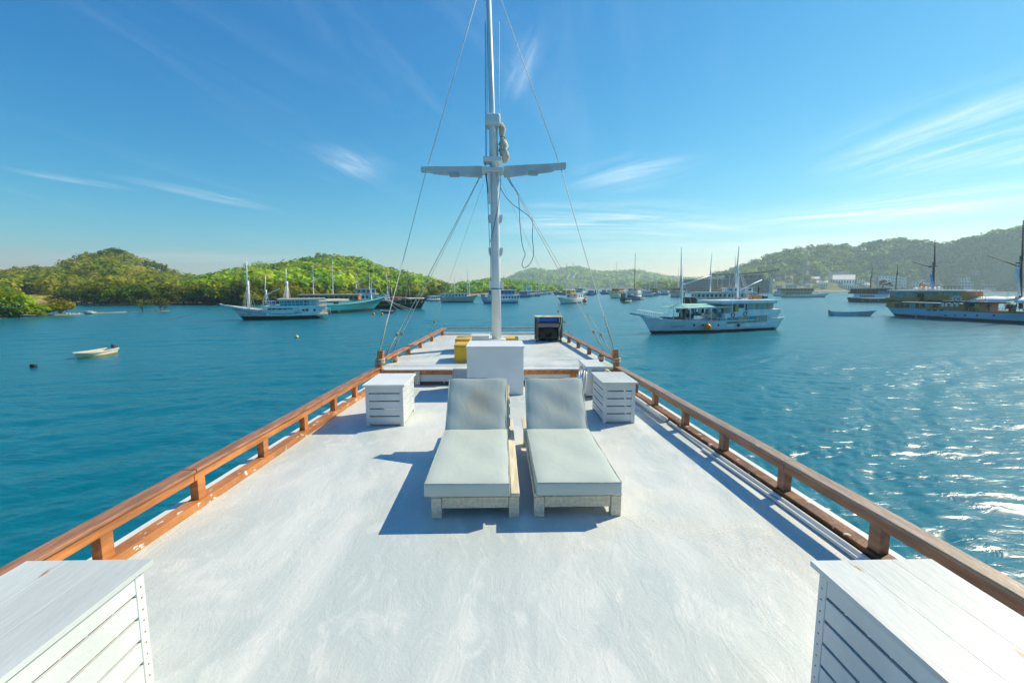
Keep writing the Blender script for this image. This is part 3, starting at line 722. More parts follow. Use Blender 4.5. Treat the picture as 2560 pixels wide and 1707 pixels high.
# pipes lying in the right hand scupper
ed = lambda y, o: BX + half(y) + o
PI1 = tag(MB().tube([(ed(y, -0.065), y, DZ + 0.037) for y in np.linspace(5.55, 7.6, 8)], 0.036, 14).build('plastic_pipe', PVC, None, smooth=True), 'short thick grey white plastic pipe lying along the right rail', 'pipe', 'pipes along the right rail')
for k, (o_, r_, ya, yb, lab) in enumerate([(-0.030, 0.019, 0.9, 5.5, 'thin white pipe lying tight against the right rail kerb'), (-0.080, 0.013, 0.9, 4.55, 'thinnest white pipe lying in the right scupper, farthest from the rail'), (-0.058, 0.010, 0.9, 5.1, 'narrow grey tube lying between the two white pipes')]):
    tag(MB().tube([(ed(y, o_) + 0.006 * math.sin(y * 2.1 + k), y, DZ + r_ + 0.002) for y in np.linspace(ya, yb, 16)], r_, 10).build('plastic_pipe', PVC, None, smooth=True), lab, 'pipe', 'pipes along the right rail')

# generator in a steel cage
a, c = on_z(1342, 854, fz(11.2)), on_z(1402, 854, fz(11.2))
gx, gy = (a.x + c.x) / 2, a.y
t = empty('generator', (gx, gy, fz(gy))); tag(t, 'generator in a dark steel cage with blue top and black cable coil', 'generator')
w, d, hh = (c.x - a.x), 0.50, 0.60
for sx in (-1, 1):
    for sy in (0, 1): MB().tube([(sx * w / 2, sy * d, 0.002), (sx * w / 2, sy * d, hh)], 0.02, 8).build('frame_post', STEEL_D, t)
    MB().tube([(sx * w / 2, 0, 0.12), (sx * w / 2, d, 0.12)], 0.016, 8).build('frame_bar', STEEL_D, t)
for sy in (0, 1):
    for z in (0.10, 0.46): MB().tube([(-w / 2, sy * d, z), (w / 2, sy * d, z)], 0.016, 8).build('frame_bar', STEEL_D, t)
MB().box2((-w / 2 - .03, -.03, hh + 0.001), (w / 2 + .05, d + .03, hh + 0.016)).build('top_board', TEAK, t, 0.003)
MB().box2((-w / 2 + .06, 0.06, 0.47), (w / 2 - .06, d - .05, 0.59)).build('fuel_tank', BLUE_PL, t, 0.03)
MB().box2((-w / 2 + .03, 0.03, 0.35), (w / 2 - .03, d - .06, 0.465)).build('control_panel', mat('grey_metal', (0.22, 0.23, 0.23), 0.45, 0.1), t, 0.01)
MB().box2((-w / 2 + .04, 0.10, 0.03), (w / 2 - .04, d - .06, 0.345)).build('engine', BLACK, t, 0.03)
MB().box2((w / 2 + .022, 0.0, 0.10), (w / 2 + .05, d - .05, hh - .01)).build('side_board', mat('weathered_board', (0.33, 0.30, 0.25), 0.7, 0.2), t, 0.003)
for k in range(9):
    o = MB().torus((0, 0, 0), 0.15 - 0.009 * k, 0.014, 'y', 20, 6).build('cable_loop', BLACK, t, smooth=True)
    o.location = (rng.uniform(-.02, .02), -0.012 + 0.004 * (k % 3), 0.19 + rng.uniform(-.02, .02)); o.scale = (1.25, 1, 0.95); o.rotation_euler = (R(rng.uniform(-6, 6)), R(rng.uniform(-25, 25)), 0)
MB().tube(smooth_pts([(-w / 2 + .1, -.03, hh + .02), (-.03, -.035, hh + .05), (.1, -.035, hh + .03), (w / 2 - .02, -.035, hh + .03), (w / 2, -.04, hh - .12), (w / 2 - .03, -.04, hh - .3)]), 0.009, 6).build('tie_rope', ROPE, t, smooth=True)
# ------------------------------------------------------------------ boats in the harbour
def crop(x0, y0, k): return lambda x, y: (x0 + k * x, y0 + k * y)
C1 = crop(0, 600, 640 / 2352); C2 = crop(540, 620, 560 / 2352); C3 = crop(1060, 640, 340 / 2352); C4 = crop(1380, 660, 420 / 2352)
C5 = crop(1570, 610, 430 / 2352); C6 = crop(1900, 540, 660 / 2352); C7 = crop(2060, 640, 500 / 2352); C8 = crop(1900, 640, 260 / 2352)
BOOT = (0.055, 0.035, 0.025)
def paint(name, col, rough=0.45, boot=BOOT, z=0.32, chip=(0.30, 0.20, 0.12), ct=0.68, var=0.10):
    return mat(name, col, rough, var, 0.9, 0.01, 3, stretch=(0.25, 1, 2.5), chip=chip, chip_t=ct, chip_scale=1.6, chip_stretch=(0.5, 1, 3), low=boot, low_z=z)
def plain(name, col, rough=0.5, var=0.10): return mat(name, col, rough, var, 1.3, 0.004, 6, stretch=(1, 1, 1))
B_WHITE = plain('boat_white', (0.80, 0.82, 0.83)); B_CREAM = plain('boat_cream', (0.72, 0.66, 0.53)); B_GLASS = mat('boat_window_glass', (0.03, 0.05, 0.06), 0.12, 0.3, 2.0)
B_GLASS_T = mat('teal_window_glass', (0.05, 0.30, 0.36), 0.15, 0.2, 2.0); B_CURT = mat('curtained_window', (0.33, 0.36, 0.33), 0.35, 0.45, 4.0, stretch=(6, 1, 0.3))
B_WOOD = mat('varnished_planking', (0.47, 0.19, 0.048), 0.45, 0.30, 2.5, 0.006, 5, stretch=(0.5, 1, 9)); B_WOOD_L = plain('light_timber', (0.62, 0.36, 0.11)); B_WOOD_D = plain('dark_timber', (0.06, 0.032, 0.018))
B_BLACK = plain('boat_black', (0.020, 0.019, 0.020)); B_TEAL = plain('boat_teal', (0.015, 0.33, 0.37)); B_BLUE = plain('boat_blue', (0.02, 0.24, 0.58)); B_RED = plain('faded_red_awning', (0.42, 0.13, 0.08))
B_GREEN = plain('pale_green_awning', (0.30, 0.58, 0.45)); B_GREEN_D = plain('green_awning_end', (0.02, 0.25, 0.19)); B_ORANGE = plain('orange_plastic', (0.85, 0.22, 0.010), 0.4); B_GREY = plain('boat_grey', (0.42, 0.46, 0.44))
B_TARP = mat('white_tarpaulin', (0.78, 0.81, 0.84), 0.5, 0.10, 1.5, 0.05, 1.2, stretch=(1.5, 0.5, 1)); B_YELLOW = plain('boat_yellow', (0.65, 0.36, 0.02)); B_DARK = plain('dark_interior', (0.035, 0.028, 0.022), 0.7)

class Boat:
    def __init__(s, name, label, stern, bow, beam, group=None, cat='boat'):
        a, b = on_z(*stern, 0), on_z(*bow, 0)
        u = (b - a); s.L = u.length; u.normalize(); s.u = u; n = Vector((-u.y, u.x, 0)); s.near = 1 if n.dot(CAM - a) > 0 else -1
        s.n = n; s.B = beam; s.o = a - n * s.near * beam * 0.42; s.o.z = 0
        s.root = empty(name, s.o, math.atan2(u.y, u.x)); tag(s.root, label, cat, group)
    def loc(s, p, side=1.0):
        d = ray(*p); q = s.o + s.n * s.near * side * s.B / 2
        t = (q - CAM).dot(s.n) / d.dot(s.n); w = CAM + d * t
        return (w - s.o).dot(s.u), w.z
    def hull(s, m, fb=(1.4, 1.2, 1.9), ob=2.0, os_=0.8, draft=0.7, tr=0.72, cap=None, deck=None, bul=0.35, n=22, low_mid=0.45):
        L, B = s.L, s.B; vs = []; rows = 7; s.fb = fb; s.ob = ob; s.os = os_
        def beam(t): return (tr + (1 - tr) * math.sin(min(t / 0.4, 1) * math.pi / 2)) * (1 - max(0, (t - .5) / .5) ** 2.4)
        def sheer(t): return fb[1] + (fb[2] - fb[1]) * max(0, (t - low_mid) / (1 - low_mid)) ** 1.8 + (fb[0] - fb[1]) * max(0, (low_mid - t) / low_mid) ** 1.6
        s.beamf, s.sheer = beam, sheer
        s.xd = lambda t: -os_ + t * (L + ob + os_)
        for i in range(n + 1):
            t = i / n; bw = B / 2 * max(beam(t), 0.012); z0 = sheer(t)
            for k in range(rows):
                v = k / (rows - 1)
                z = z0 + (-draft - z0) * v
                q = min(1, max(0, (z0 - z) / z0))          # 0 at the sheer, 1 at the waterline
                x = s.xd(t) * (1 - q ** 0.8) + (t * L) * q ** 0.8
                if z < 0: x = t * L + (0.5 - t) * 0.12 * L * (-z / draft)
                fl = 1 - 0.10 * q - (0.28 + 0.35 * max(0, t - .6)) * max(0, v - .55) / .45
                if t > .5: fl -= q * (t - .5) * 0.7
                vs.append((x, bw * max(fl, 0.05), z))
        m2 = len(vs); vs += [(x, -y, z) for x, y, z in vs]
        fs = []
        for i in range(n):
            for k in range(rows - 1):
                a, b_, c, d = i * rows + k, i * rows + k + 1, (i + 1) * rows + k + 1, (i + 1) * rows + k
                fs += [(a, b_, c, d), (m2 + a, m2 + d, m2 + c, m2 + b_)]
        fs += [tuple(k for k in range(rows)) + tuple(m2 + k for k in range(rows - 1, -1, -1))]
        fs += [(i * rows + rows - 1, m2 + i * rows + rows - 1, m2 + (i + 1) * rows + rows - 1, (i + 1) * rows + rows - 1) for i in range(n)]
        h = MB().add(vs, fs).build('hull', m, s.root, smooth=True)
        for p in h.data.polygons:
            if len(p.vertices) > 4: p.use_smooth = False
        dv = []; 
        for i in range(n + 1):
            t = i / n; z = sheer(t) - bul; dv += [(s.xd(t) * (1 - bul / sheer(t) * .6) + t * L * bul / sheer(t) * .6, sg * B / 2 * max(beam(t), .012) * 0.97, z) for sg in (1, -1)]
        MB().add(dv, [(2 * i, 2 * i + 1, 2 * i + 3, 2 * i + 2) for i in range(n)]).build('deck', deck or B_CREAM, s.root)
        if cap:
            for sg in (1, -1):
                MB().tube([(s.xd(i / n), sg * B / 2 * max(beam(i / n), .012), sheer(i / n)) for i in range(n + 1)], 0.065, 5).build('rub_rail', cap, s.root)
        return h
    def band(s, m, drop, r=0.05, t0=0.0, t1=1.0):
        n = 22
        pts = []
        for i in range(n + 1):
            t = t0 + (t1 - t0) * i / n; z0 = s.sheer(t); q = drop / z0
            x = s.xd(t) * (1 - q ** 0.8) + t * s.L * q ** 0.8
            fl = 1 - 0.10 * q - (q * (t - .5) * 0.7 if t > .5 else 0)
            pts.append((x, s.near * s.B / 2 * max(s.beamf(t), .012) * fl, z0 - drop))
        MB().tube(pts, r, 5).build('sheer_stripe', m, s.root)
    def box(s, name, x0, x1, z0, z1, w, m, bev=0.03, y=0.0, parent=None):
        return MB().box2((x0, y - w / 2, z0), (x1, y + w / 2, z1)).build(name, m, parent or s.root, bev)
    def rect(s, name, p0, p1, side, m, w=None, bev=0.03):
        """box across the boat whose near face covers the two given photograph corners"""
        xa, za = s.loc(p0, side); xb, zb = s.loc(p1, side)
        return s.box(name, min(xa, xb), max(xa, xb), min(za, zb), max(za, zb), w or s.B * side, m, bev)
    def pane(s, p0, p1, side, m=B_GLASS, frame=None, name='window', th=0.04):
        xa, za = s.loc(p0, side); xb, zb = s.loc(p1, side); y = s.near * s.B / 2 * side
        xa, xb, za, zb = min(xa, xb), max(xa, xb), min(za, zb), max(za, zb)
        o = MB().box2((xa, y - th, za), (xb, y + th * 0.6, zb)).build(name, m, s.root)
        if frame:
            f = MB(); w = 0.045
            for a, c in (((xa - w, za - w), (xb + w, za)), ((xa - w, zb), (xb + w, zb + w)), ((xa - w, za), (xa, zb)), ((xb, za), (xb + w, zb))):
                f.box2((a[0], y - th, a[1]), (c[0], y + th * 1.4, c[1]))
            f.build('frame', frame, o)
        return o
    def pole(s, name, p0, p1, side, r, m, r1=None, parent=None, y=None):
        xa, za = s.loc(p0, side); xb, zb = s.loc(p1, side); yy = s.near * s.B / 2 * side if y is None else y
        return MB().tube([(xa, yy, za), (xb, yy, zb)], [r, r1 or r], 8).build(name, m, parent or s.root, smooth=True)
    def mast(s, base, top, m=B_WHITE, r=0.13, split=None, spread=None, gaffs=(), stays=True, rat=False):
        xa, za = s.loc(base, 0); xb, zb = s.loc(top, 0)
        sp = s.loc(split, 0) if split else (xa + (xb - xa) * .55, za + (zb - za) * .55)
        o = MB().tube([(xa, 0, za), (sp[0], 0, sp[1])], [r, r * .85], 8).build('mast', m, s.root, smooth=True)
        MB().tube([(sp[0] + r, 0, sp[1] - (zb - za) * .06), (xb, 0, zb)], [r * .62, r * .3], 8).build('topmast', m, o, smooth=True)
        if spread:
            MB().box((sp[0], 0, sp[1] - (zb - za) * .08), (0.16, spread, 0.16)).build('spreader', m, o)
            MB().box((sp[0], 0, sp[1] - (zb - za) * .08), (spread * .35, 0.14, 0.14)).build('crosstree', m, o)
        for g0, g1 in gaffs:
            ga, gb = s.loc(g0, 0), s.loc(g1, 0)
            MB().tube([(ga[0], 0, ga[1]), (gb[0], 0, gb[1])], [0.10, 0.06], 6).build('gaff', m, o, smooth=True)
        if stays:
            for sg in (-1, 1):
                for dx in (-0.9, 0.9):
                    MB().tube([(sp[0], 0, sp[1] - .1), (xa + dx, sg * s.B * .45, max(za * .4, 1.2))], 0.018, 4).build('shroud', WIRE, o)
        if rat:
            f = MB(); y1 = s.near * s.B * .42
            A, Bq = Vector((sp[0] - .05, s.near * .15, sp[1] - .2)), Vector((sp[0] + .05, s.near * .15, sp[1] - .2))
            A2, B2 = Vector((xa - .55, y1, za + .2)), Vector((xa + .55, y1, za + .2))
            f.tube([A, A2], 0.012, 4); f.tube([Bq, B2], 0.012, 4)
            for k in range(3, 20): f.tube([A.lerp(A2, k / 20), Bq.lerp(B2, k / 20)], 0.010, 4)
            f.build('ratlines', WIRE, o)
        return o
    def rail(s, x0, x1, z, y, h, n, m=B_WHITE, bars=2):
        f = MB()
        for k in range(bars): f.tube([(x0, y, z + h * (k + 1) / bars), (x1, y, z + h * (k + 1) / bars)], 0.028, 5)
        for k in range(n): f.tube([(x0 + (x1 - x0) * k / (n - 1), y, z), (x0 + (x1 - x0) * k / (n - 1), y, z + h)], 0.028, 5)
        return f.build('railing', m, s.root)
    def bowsprit(s, p0, p1, m=B_WHITE, w=0.5, railh=0.55):
        xa, za = s.loc(p0, 0); xb, zb = s.loc(p1, 0)
        o = MB().bar((xa, 0, za), (xb, 0, zb), w, 0.16).build('bowsprit', m, s.root)
        if railh:
            f = MB()
            for sg in (-1, 1):
                A, Bq = Vector((xa, sg * w / 2, za)), Vector((xb - .2 * (xb - xa), sg * w / 2 * .7, zb + (za - zb) * .2))
                f.tube([A + Vector((0, 0, railh * 1.1)), Bq + Vector((0, 0, railh))], 0.02, 4)
                for k in range(7): q = A.lerp(Bq, k / 6); f.tube([q, q + Vector((0, 0, railh))], 0.018, 4)
            f.build('pulpit', B_WHITE, o)
        return o
    def port(s, p, side=0.97, r=0.14, m=B_BLACK):
        x, z = s.loc(p, side); y = s.near * s.B / 2 * side
        o = MB().lathe((x, y, z), [(r, -0.06), (r, 0.07)], 12, 'y').build('porthole', m, s.root)
        MB().torus((x, y + s.near * 0.05, z), r, 0.03, 'y', 14, 5).build('rim', B_GREY, o)
    def world(s, x, y, z): return s.o + s.u * x + s.n * y + Vector((0, 0, z))

def ball(name, p, r, m, label, cat='buoy', knob=True):
    o = empty(name, p); tag(o, label, cat)
    MB().lathe((0, 0, 0), [(r * math.cos(a), r * math.sin(a)) for a in np.linspace(-1.5, 1.5, 12)], 18).build('float', m, o, smooth=True)
    if knob: MB().lathe((0, 0, r * .96), [(r * .28, 0), (r * .22, r * .15), (r * .10, r * .2)], 10).build('eye', m, o)
    return o
def ring(p, r, axis_rz, m, label, bandm=B_WHITE):
    o = empty('life_ring', p, axis_rz); tag(o, label, 'life ring')
    MB().torus((0, 0, 0), r, r * .28, 'y', 24, 8).build('ring', m, o, smooth=True)
    for k in range(4):
        a = math.pi / 4 + k * math.pi / 2
        MB().box((r * math.cos(a), 0, r * math.sin(a)), (r * .26, r * .62, r * .64), ry=-a).build('band', bandm, o, 0.01)
    return o
def person(p, rz, pose, top, legs, label, h=1.70):
    """one continuous body grown from a skeleton"""
    k = h / 1.70
    J = {'pel': (0, 0, .92), 'ch': (0, .02, 1.25), 'nk': (0, .03, 1.45), 'hd': (0, .05, 1.56), 'tp': (0, .06, 1.68),
         'lh': (-.10, 0, .88), 'rh': (.10, 0, .88), 'lk': (-.12, .04, .48), 'rk': (.12, .02, .48), 'lf': (-.12, 0, .06), 'rf': (.13, -.02, .06), 'lt': (-.13, .16, .03), 'rt': (.14, .14, .03),
         'ls': (-.19, .02, 1.40), 'rs': (.19, .02, 1.40), 'le': (-.26, .02, 1.12), 're': (.26, .02, 1.12), 'lw': (-.24, .14, .90), 'rw': (.24, .14, .90), 'lx': (-.23, .19, .82), 'rx': (.23, .19, .82)}
    J.update(pose)
    rad = {'pel': .15, 'ch': .15, 'nk': .06, 'hd': .095, 'tp': .07, 'lh': .10, 'rh': .10, 'lk': .065, 'rk': .065, 'lf': .045, 'rf': .045, 'lt': .035, 'rt': .035, 'ls': .065, 'rs': .065, 'le': .048, 're': .048, 'lw': .035, 'rw': .035, 'lx': .03, 'rx': .03}
    ks = list(J); E = [('pel', 'ch'), ('ch', 'nk'), ('nk', 'hd'), ('hd', 'tp'), ('pel', 'lh'), ('pel', 'rh'), ('lh', 'lk'), ('rh', 'rk'), ('lk', 'lf'), ('rk', 'rf'), ('lf', 'lt'), ('rf', 'rt'), ('ch', 'ls'), ('ch', 'rs'), ('ls', 'le'), ('rs', 're'), ('le', 'lw'), ('re', 'rw'), ('lw', 'lx'), ('rw', 'rx')]
    me = bpy.data.meshes.new('person'); me.from_pydata([Vector(J[q]) * k for q in ks], [(ks.index(a), ks.index(b)) for a, b in E], [])
    o = bpy.data.objects.new('person', me); COL.objects.link(o); o.location = p; o.rotation_euler = (0, 0, rz)
    sk = o.modifiers.new('skin', 'SKIN'); sv = me.skin_vertices[0].data
    for i, q in enumerate(ks): sv[i].radius = (rad[q] * k, rad[q] * k * .85); sv[i].use_root = (q == 'pel')
    ss = o.modifiers.new('sub', 'SUBSURF'); ss.levels = 1; ss.render_levels = 2
    m, nt, N, L, B = nodes_of('clothes'); tc = N.new('ShaderNodeTexCoord'); sp = N.new('ShaderNodeSeparateXYZ'); L.new(tc.outputs['Object'], sp.inputs[0])
    cr = N.new('ShaderNodeValToRGB'); cr.color_ramp.interpolation = 'CONSTANT'; mr = N.new('ShaderNodeMath'); mr.operation = 'DIVIDE'; L.new(sp.outputs[2], mr.inputs[0]); mr.inputs[1].default_value = 1.8 * k
    L.new(mr.outputs[0], cr.inputs[0]); els = cr.color_ramp.elements
    els[0].position = 0; els[0].color = (*legs, 1); els[1].position = J['pel'][2] / 1.8; els[1].color = (*top, 1)
    e = els.new(J['nk'][2] / 1.8); e.color = (0.16, 0.085, 0.05, 1); e = els.new((J['hd'][2] + .05) / 1.8); e.color = (0.012, 0.010, 0.010, 1)
    L.new(cr.outputs[0], B.inputs['Base Color']); B.inputs['Roughness'].default_value = 0.8; me.materials.append(m)
    return tag(o, label, 'person')

# ---- white boat with green awning and orange buoy, right of centre
b = Boat('white_liveaboard_boat', 'white two deck sailing boat with pale green awning and bowsprit', C5(2040, 1168), C5(440, 1238), 4.2, None)
W_HULL = paint('white_hull', (0.78, 0.81, 0.84), 0.35, z=0.30, chip=(0.45, 0.42, 0.38), ct=0.75)
b.hull(W_HULL, (1.55, 1.35, 2.0), 1.5, 0.9, cap=B_WHITE, low_mid=0.5, tr=0.92)
xs = lambda x, y=1100, sd=1.0: b.loc(C5(x, y), sd)[0]; zs = lambda x, y, sd=1.0: b.loc(C5(x, y), sd)[1]
# lower house flush with the hull, raised bulwark of the upper deck, upper house and roof
b.rect('lower_house', C5(1345, 985), C5(1905, 1120), 0.985, B_WHITE)
b.rect('upper_bulwark', C5(1330, 945), C5(2060, 1000), 1.0, B_WHITE); b.rect('upper_bulwark', C5(1650, 898), C5(2085, 950), 0.992, B_WHITE)
b.rect('stern_bulwark', C5(1900, 1000), C5(2045, 1090), 0.72, B_WHITE)
b.rect('upper_house', C5(1425, 800), C5(1985, 944), 0.88, B_WHITE)
b.rect('roof', C5(1285, 772), C5(2045, 803), 0.99, B_WHITE); b.rect('roof_edge', C5(1275, 803), C5(2040, 812), 0.985, B_GREY)
for x0, x1, mm in ((1360, 1415, B_GLASS_T), (1425, 1490, B_GLASS_T), (1497, 1585, B_CURT), (1597, 1650, B_CURT), (1660, 1745, B_GLASS_T), (1757, 1890, B_CURT)):
    b.pane(C5(x0, 1010 - (x0 - 1360) * .07), C5(x1, 1085 - (x0 - 1360) * .07), 0.995, mm, B_WOOD_L)
for x0, x1, mm in ((1437, 1465, B_DARK), (1515, 1580, B_GLASS), (1606, 1620, B_DARK), (1648, 1752, B_CURT), (1770, 1892, B_CURT), (1908, 1975, B_CURT)):
    b.pane(C5(x0, 830 - (x0 - 1430) * .05), C5(x1, (925 if x1 < 1500 else 875 if x1 < 1590 else 910) - (x0 - 1430) * .05), 0.885, mm, B_WOOD_L)
b.pane(C5(1467, 835), C5(1512, 925), 0.886, B_WOOD_L, None, 'door')
for x in (1425, 1595, 1635): b.pole('roof_post', C5(x, 815), C5(x, 945), 0.97, 0.05, B_WHITE)
for x in (903, 1020, 1122, 1232): b.port(C5(x, 1108), 0.94)
# awning over the fore deck with posts, laundry, ladder and clutter
x0, z0 = b.loc(C5(700, 880), 1); x1, z1 = b.loc(C5(1370, 855), 1); zt = b.loc(C5(800, 818), .3)[1]
aw = MB(); n = 10; vs = []
for i in range(n + 1):
    t = i / n; x = x0 + (x1 - x0) * t; sg = 0.06 * math.sin(t * 9)
    rise = (zt - z0) * min(1, t * 5) * (1 - .25 * t)
    vs += [(x, -b.B * .47, z0 + (z1 - z0) * t + sg), (x, 0, z0 + (z1 - z0) * t + rise), (x, b.B * .47, z0 + (z1 - z0) * t - sg * .5)]
aw.add(vs, [(i * 3 + k, i * 3 + k + 1, i * 3 + k + 4, i * 3 + k + 3) for i in range(n) for k in range(2)])
o = aw.build('awning', B_GREEN, b.root); so = o.modifiers.new('thick', 'SOLIDIFY'); so.thickness = 0.03
for x in (630, 850, 1140):
    for sd in (0.92, -0.92): b.pole('awning_post', C5(x, 880), C5(x - (10 if x < 700 else 0), 1060), sd, 0.06, B_WHITE)
b.pole('ridge_beam', C5(630, 885), C5(1400, 860), 0.92, 0.05, B_WHITE)
rg = random.Random(11)
LC = [plain('cloth_a', (0.10, 0.20, 0.40)), plain('cloth_b', (0.45, 0.40, 0.33)), B_DARK, plain('cloth_c', (0.35, 0.10, 0.06)), plain('cloth_d', (0.55, 0.58, 0.62)), plain('cloth_e', (0.02, 0.10, 0.16))]
for k in range(15):
    x = 660 + k * 43 + rg.uniform(-10, 10); hh_ = rg.uniform(22, 75); w_ = rg.uniform(24, 46)
    b.pane(C5(x, 884 + rg.uniform(0, 8)), C5(x + w_, 884 + hh_), 0.80 if k % 2 else 0.5, LC[k % 6], None, 'hung_cloth', 0.015)
b.pane(C5(1240, 890), C5(1275, 1010), 0.7, plain('blue_curtain', (0.03, 0.22, 0.36)), None, 'hung_curtain', 0.02)
b.pole('stair_rail', C5(1070, 1030), C5(1180, 925), 0.6, 0.05, B_WHITE); b.pole('stair_rail', C5(1160, 1020), C5(1230, 920), 0.5, 0.05, B_WHITE)
for x, y, w_, h_, mm in ((765, 1005, 65, 50, B_WOOD), (590, 1008, 60, 38, B_WOOD_D), (860, 905, 40, 130, B_WOOD_D), (905, 930, 100, 50, LC[5]), (975, 1035, 30, 25, B_WOOD), (1090, 1040, 120, 25, B_WOOD), (1220, 1010, 110, 55, B_WOOD_D)):
    b.rect('deck_locker', C5(x, y), C5(x + w_, y + h_), 0.5, mm)
b.rail(xs(1310, 1040), xs(810, 1040), b.sheer(.6) - .02, b.near * b.B * .47, 0.42, 7)
b.mast(C5(732, 1075), C5(732, 45), B_WHITE, 0.13, C5(738, 440), 0.8, [(C5(765, 552), C5(1125, 432))])
b.mast(C5(1500, 775), C5(1520, 28), B_WHITE, 0.14, C5(1505, 290), 0.8, [(C5(1550, 622), C5(1830, 490))], rat=True)
b.bowsprit(C5(500, 1030), C5(40, 952), B_GREY, 0.5, 0.6)
b.rect('roof_crate', C5(1712, 700), C5(1815, 752), 0.2, B_WOOD, 1.2); b.rect('roof_bundle', C5(1825, 705), C5(1900, 745), 0.1, B_DARK, 1.0, 0.2)
for k in range(9): b.rect('roof_bundle', C5(1500 + 24 * k, 742 + (k * 7) % 13), C5(1530 + 24 * k, 772), 0.5 - .1 * (k % 5), (B_CREAM, B_WHITE, B_GREY)[k % 3], 0.6, 0.08)
txt = bpy.data.curves.new('bow_name', 'FONT'); txt.body = 'Gajah Putih'; txt.size = 0.42; txt.extrude = 0.008; txt.align_x = 'CENTER'
tmp = bpy.data.objects.new('bow_name_curve', txt); COL.objects.link(tmp); bpy.context.view_layer.update()
tme = bpy.data.meshes.new_from_object(tmp.evaluated_get(bpy.context.evaluated_depsgraph_get())); bpy.data.objects.remove(tmp)
to = bpy.data.objects.new('bow_name', tme); COL.objects.link(to); to.parent = b.root; tme.materials.clear(); tme.materials.append(B_TEAL)
tx, tz = b.loc(C5(680, 1128), 0.80); to.location = (tx, b.near * (b.B / 2 * 0.80 + 0.02), tz - .12); to.rotation_euler = (R(82), 0, R(180) + R(-9) if b.near > 0 else R(9))
W1 = b
x, z = b.loc(C5(1075, 1135), 1.12)
ball('buoy_fender', b.world(x, b.near * (b.B / 2 + .42), z), 0.43, B_ORANGE, 'big orange ball fender hung on the white boat with green awning')
x, z = b.loc(C5(1505, 1110), 1.05); ball('buoy_fender', b.world(x, b.near * (b.B / 2 + .2), z), 0.19, B_WOOD_D, 'small brown ball fender under the cabin windows of the green awning boat', 'fender')
RR = plain('faded_orange_ring', (0.42, 0.13, 0.05))
for (px_, py_), side_ in (((1435, 970), 'nearer the bow'), ((1602, 957), 'nearer the stern')):
    x, z = b.loc(C5(px_, py_), 1.0); ring(b.world(x, b.near * (b.B / 2 * .97 + .09), z), 0.25, math.atan2(b.u.y, b.u.x), RR, 'orange life ring on the green awning boat, ' + side_)
x, z = b.loc(C5(1782, 690), 0.0)
person(b.world(x, 0, z - .1), 1.0, {}, (0.05, 0.05, 0.07), (0.03, 0.03, 0.04), 'person standing on the roof of the green awning boat', 1.3)

# ---- varnished two deck boat with pale blue hull, right edge
st, rt = C7(800, 706), C7(2352, 800)
A_, E_ = on_z(*st, 0), on_z(*rt, 0); far = E_ + (E_ - A_).normalized() * 8.0
dd = far - CAM; k_ = dd.dot(FWD); bowpx = (1280 + FPX * dd.dot(RIGHT) / k_, 853.5 - FPX * dd.dot(UP) / k_)
b = Boat('timber_liveaboard_boat', 'varnished timber two deck boat with light blue hull and white tarpaulins', st, bowpx, 5.6)
BL_HULL = paint('light_blue_hull', (0.30, 0.60, 0.78), 0.35, z=0.42, chip=(0.24, 0.50, 0.68), ct=0.66)
b.hull(BL_HULL, (1.9, 1.55, 2.6), 2.5, 1.7, cap=B_WOOD, low_mid=0.55, draft=0.9, deck=B_WOOD)
b.rect('lower_house', C7(735, 545), C7(1640, 640), 0.90, B_WOOD); b.rect('lower_house', C7(1640, 548), C7(1830, 655), 0.7, B_WOOD)
b.rect('deck_beam', C7(725, 528), C7(1900, 548), 0.97, B_WOOD_D)
b.rect('upper_bulwark', C7(725, 488), C7(1115, 530), 0.98, B_WOOD)
b.rect('upper_house', C7(775, 415), C7(1605, 528), 0.86, B_WOOD)
b.rect('roof', C7(740, 398), C7(1670, 413), 0.97, B_WHITE)
b.rect('roof_edge', C7(1180, 413), C7(1680, 419), 0.96, B_WOOD_L)
for x0, x1, y1 in ((782, 828, 475), (845, 888, 500), (905, 950, 500), (965, 1015, 485), (1030, 1060, 485), (1205, 1232, 465), (1248, 1275, 465)):
    b.pane(C7(x0, 430), C7(x1, y1), 0.865, B_GLASS_T, B_WOOD_L)
for x0, x1 in ((1352, 1385), (1420, 1470), (1485, 1522), (1530, 1558), (1565, 1600)): b.pane(C7(x0, 420), C7(x1, 458), 0.866, B_CURT, B_WOOD_L)
b.pane(C7(1480, 462), C7(1604, 526), 0.864, B_WOOD_L, None, 'pale_panel'); b.pane(C7(1100, 440), C7(1165, 526), 0.863, B_DARK, None, 'doorway')  # side panel in lighter timber than the planking, and a dark doorway
for x0, x1 in ((835, 885), (895, 940), (955, 1005), (1020, 1063), (1075, 1120), (1135, 1185), (1200, 1232), (1285, 1350)):
    b.pane(C7(x0, 557), C7(x1, 610), 0.905, B_GLASS_T if x0 in (1020, 1200) else B_GLASS, B_WOOD_L)
for x0, x1 in ((1385, 1410), (1430, 1455), (1490, 1520), (1555, 1580)): b.pane(C7(x0, 545), C7(x1, 595), 0.906, B_TARP, B_WOOD)
b.pane(C7(1668, 548), C7(1775, 655), 0.71, B_DARK, None, 'doorway'); b.pane(C7(1778, 540), C7(1826, 612), 0.72, B_WOOD_L, None, 'door')
for x in (1210, 1285, 1365): b.pane(C7(x, 630), C7(x + 40, 645), 0.985, B_DARK, None, 'scupper', 0.06)
for x in (1432, 1543, 1662, 1805, 1998): b.port(C7(x, 698), 0.955, 0.16)
for x in (1085, 1205): b.port(C7(x, 712), 0.95, 0.16)
b.rail(b.loc(C7(1605, 500), .9)[0], b.loc(C7(1900, 500), .9)[0], b.loc(C7(1700, 530), .9)[1], b.near * b.B * .45, 0.8, 9, B_WOOD_L, 3)
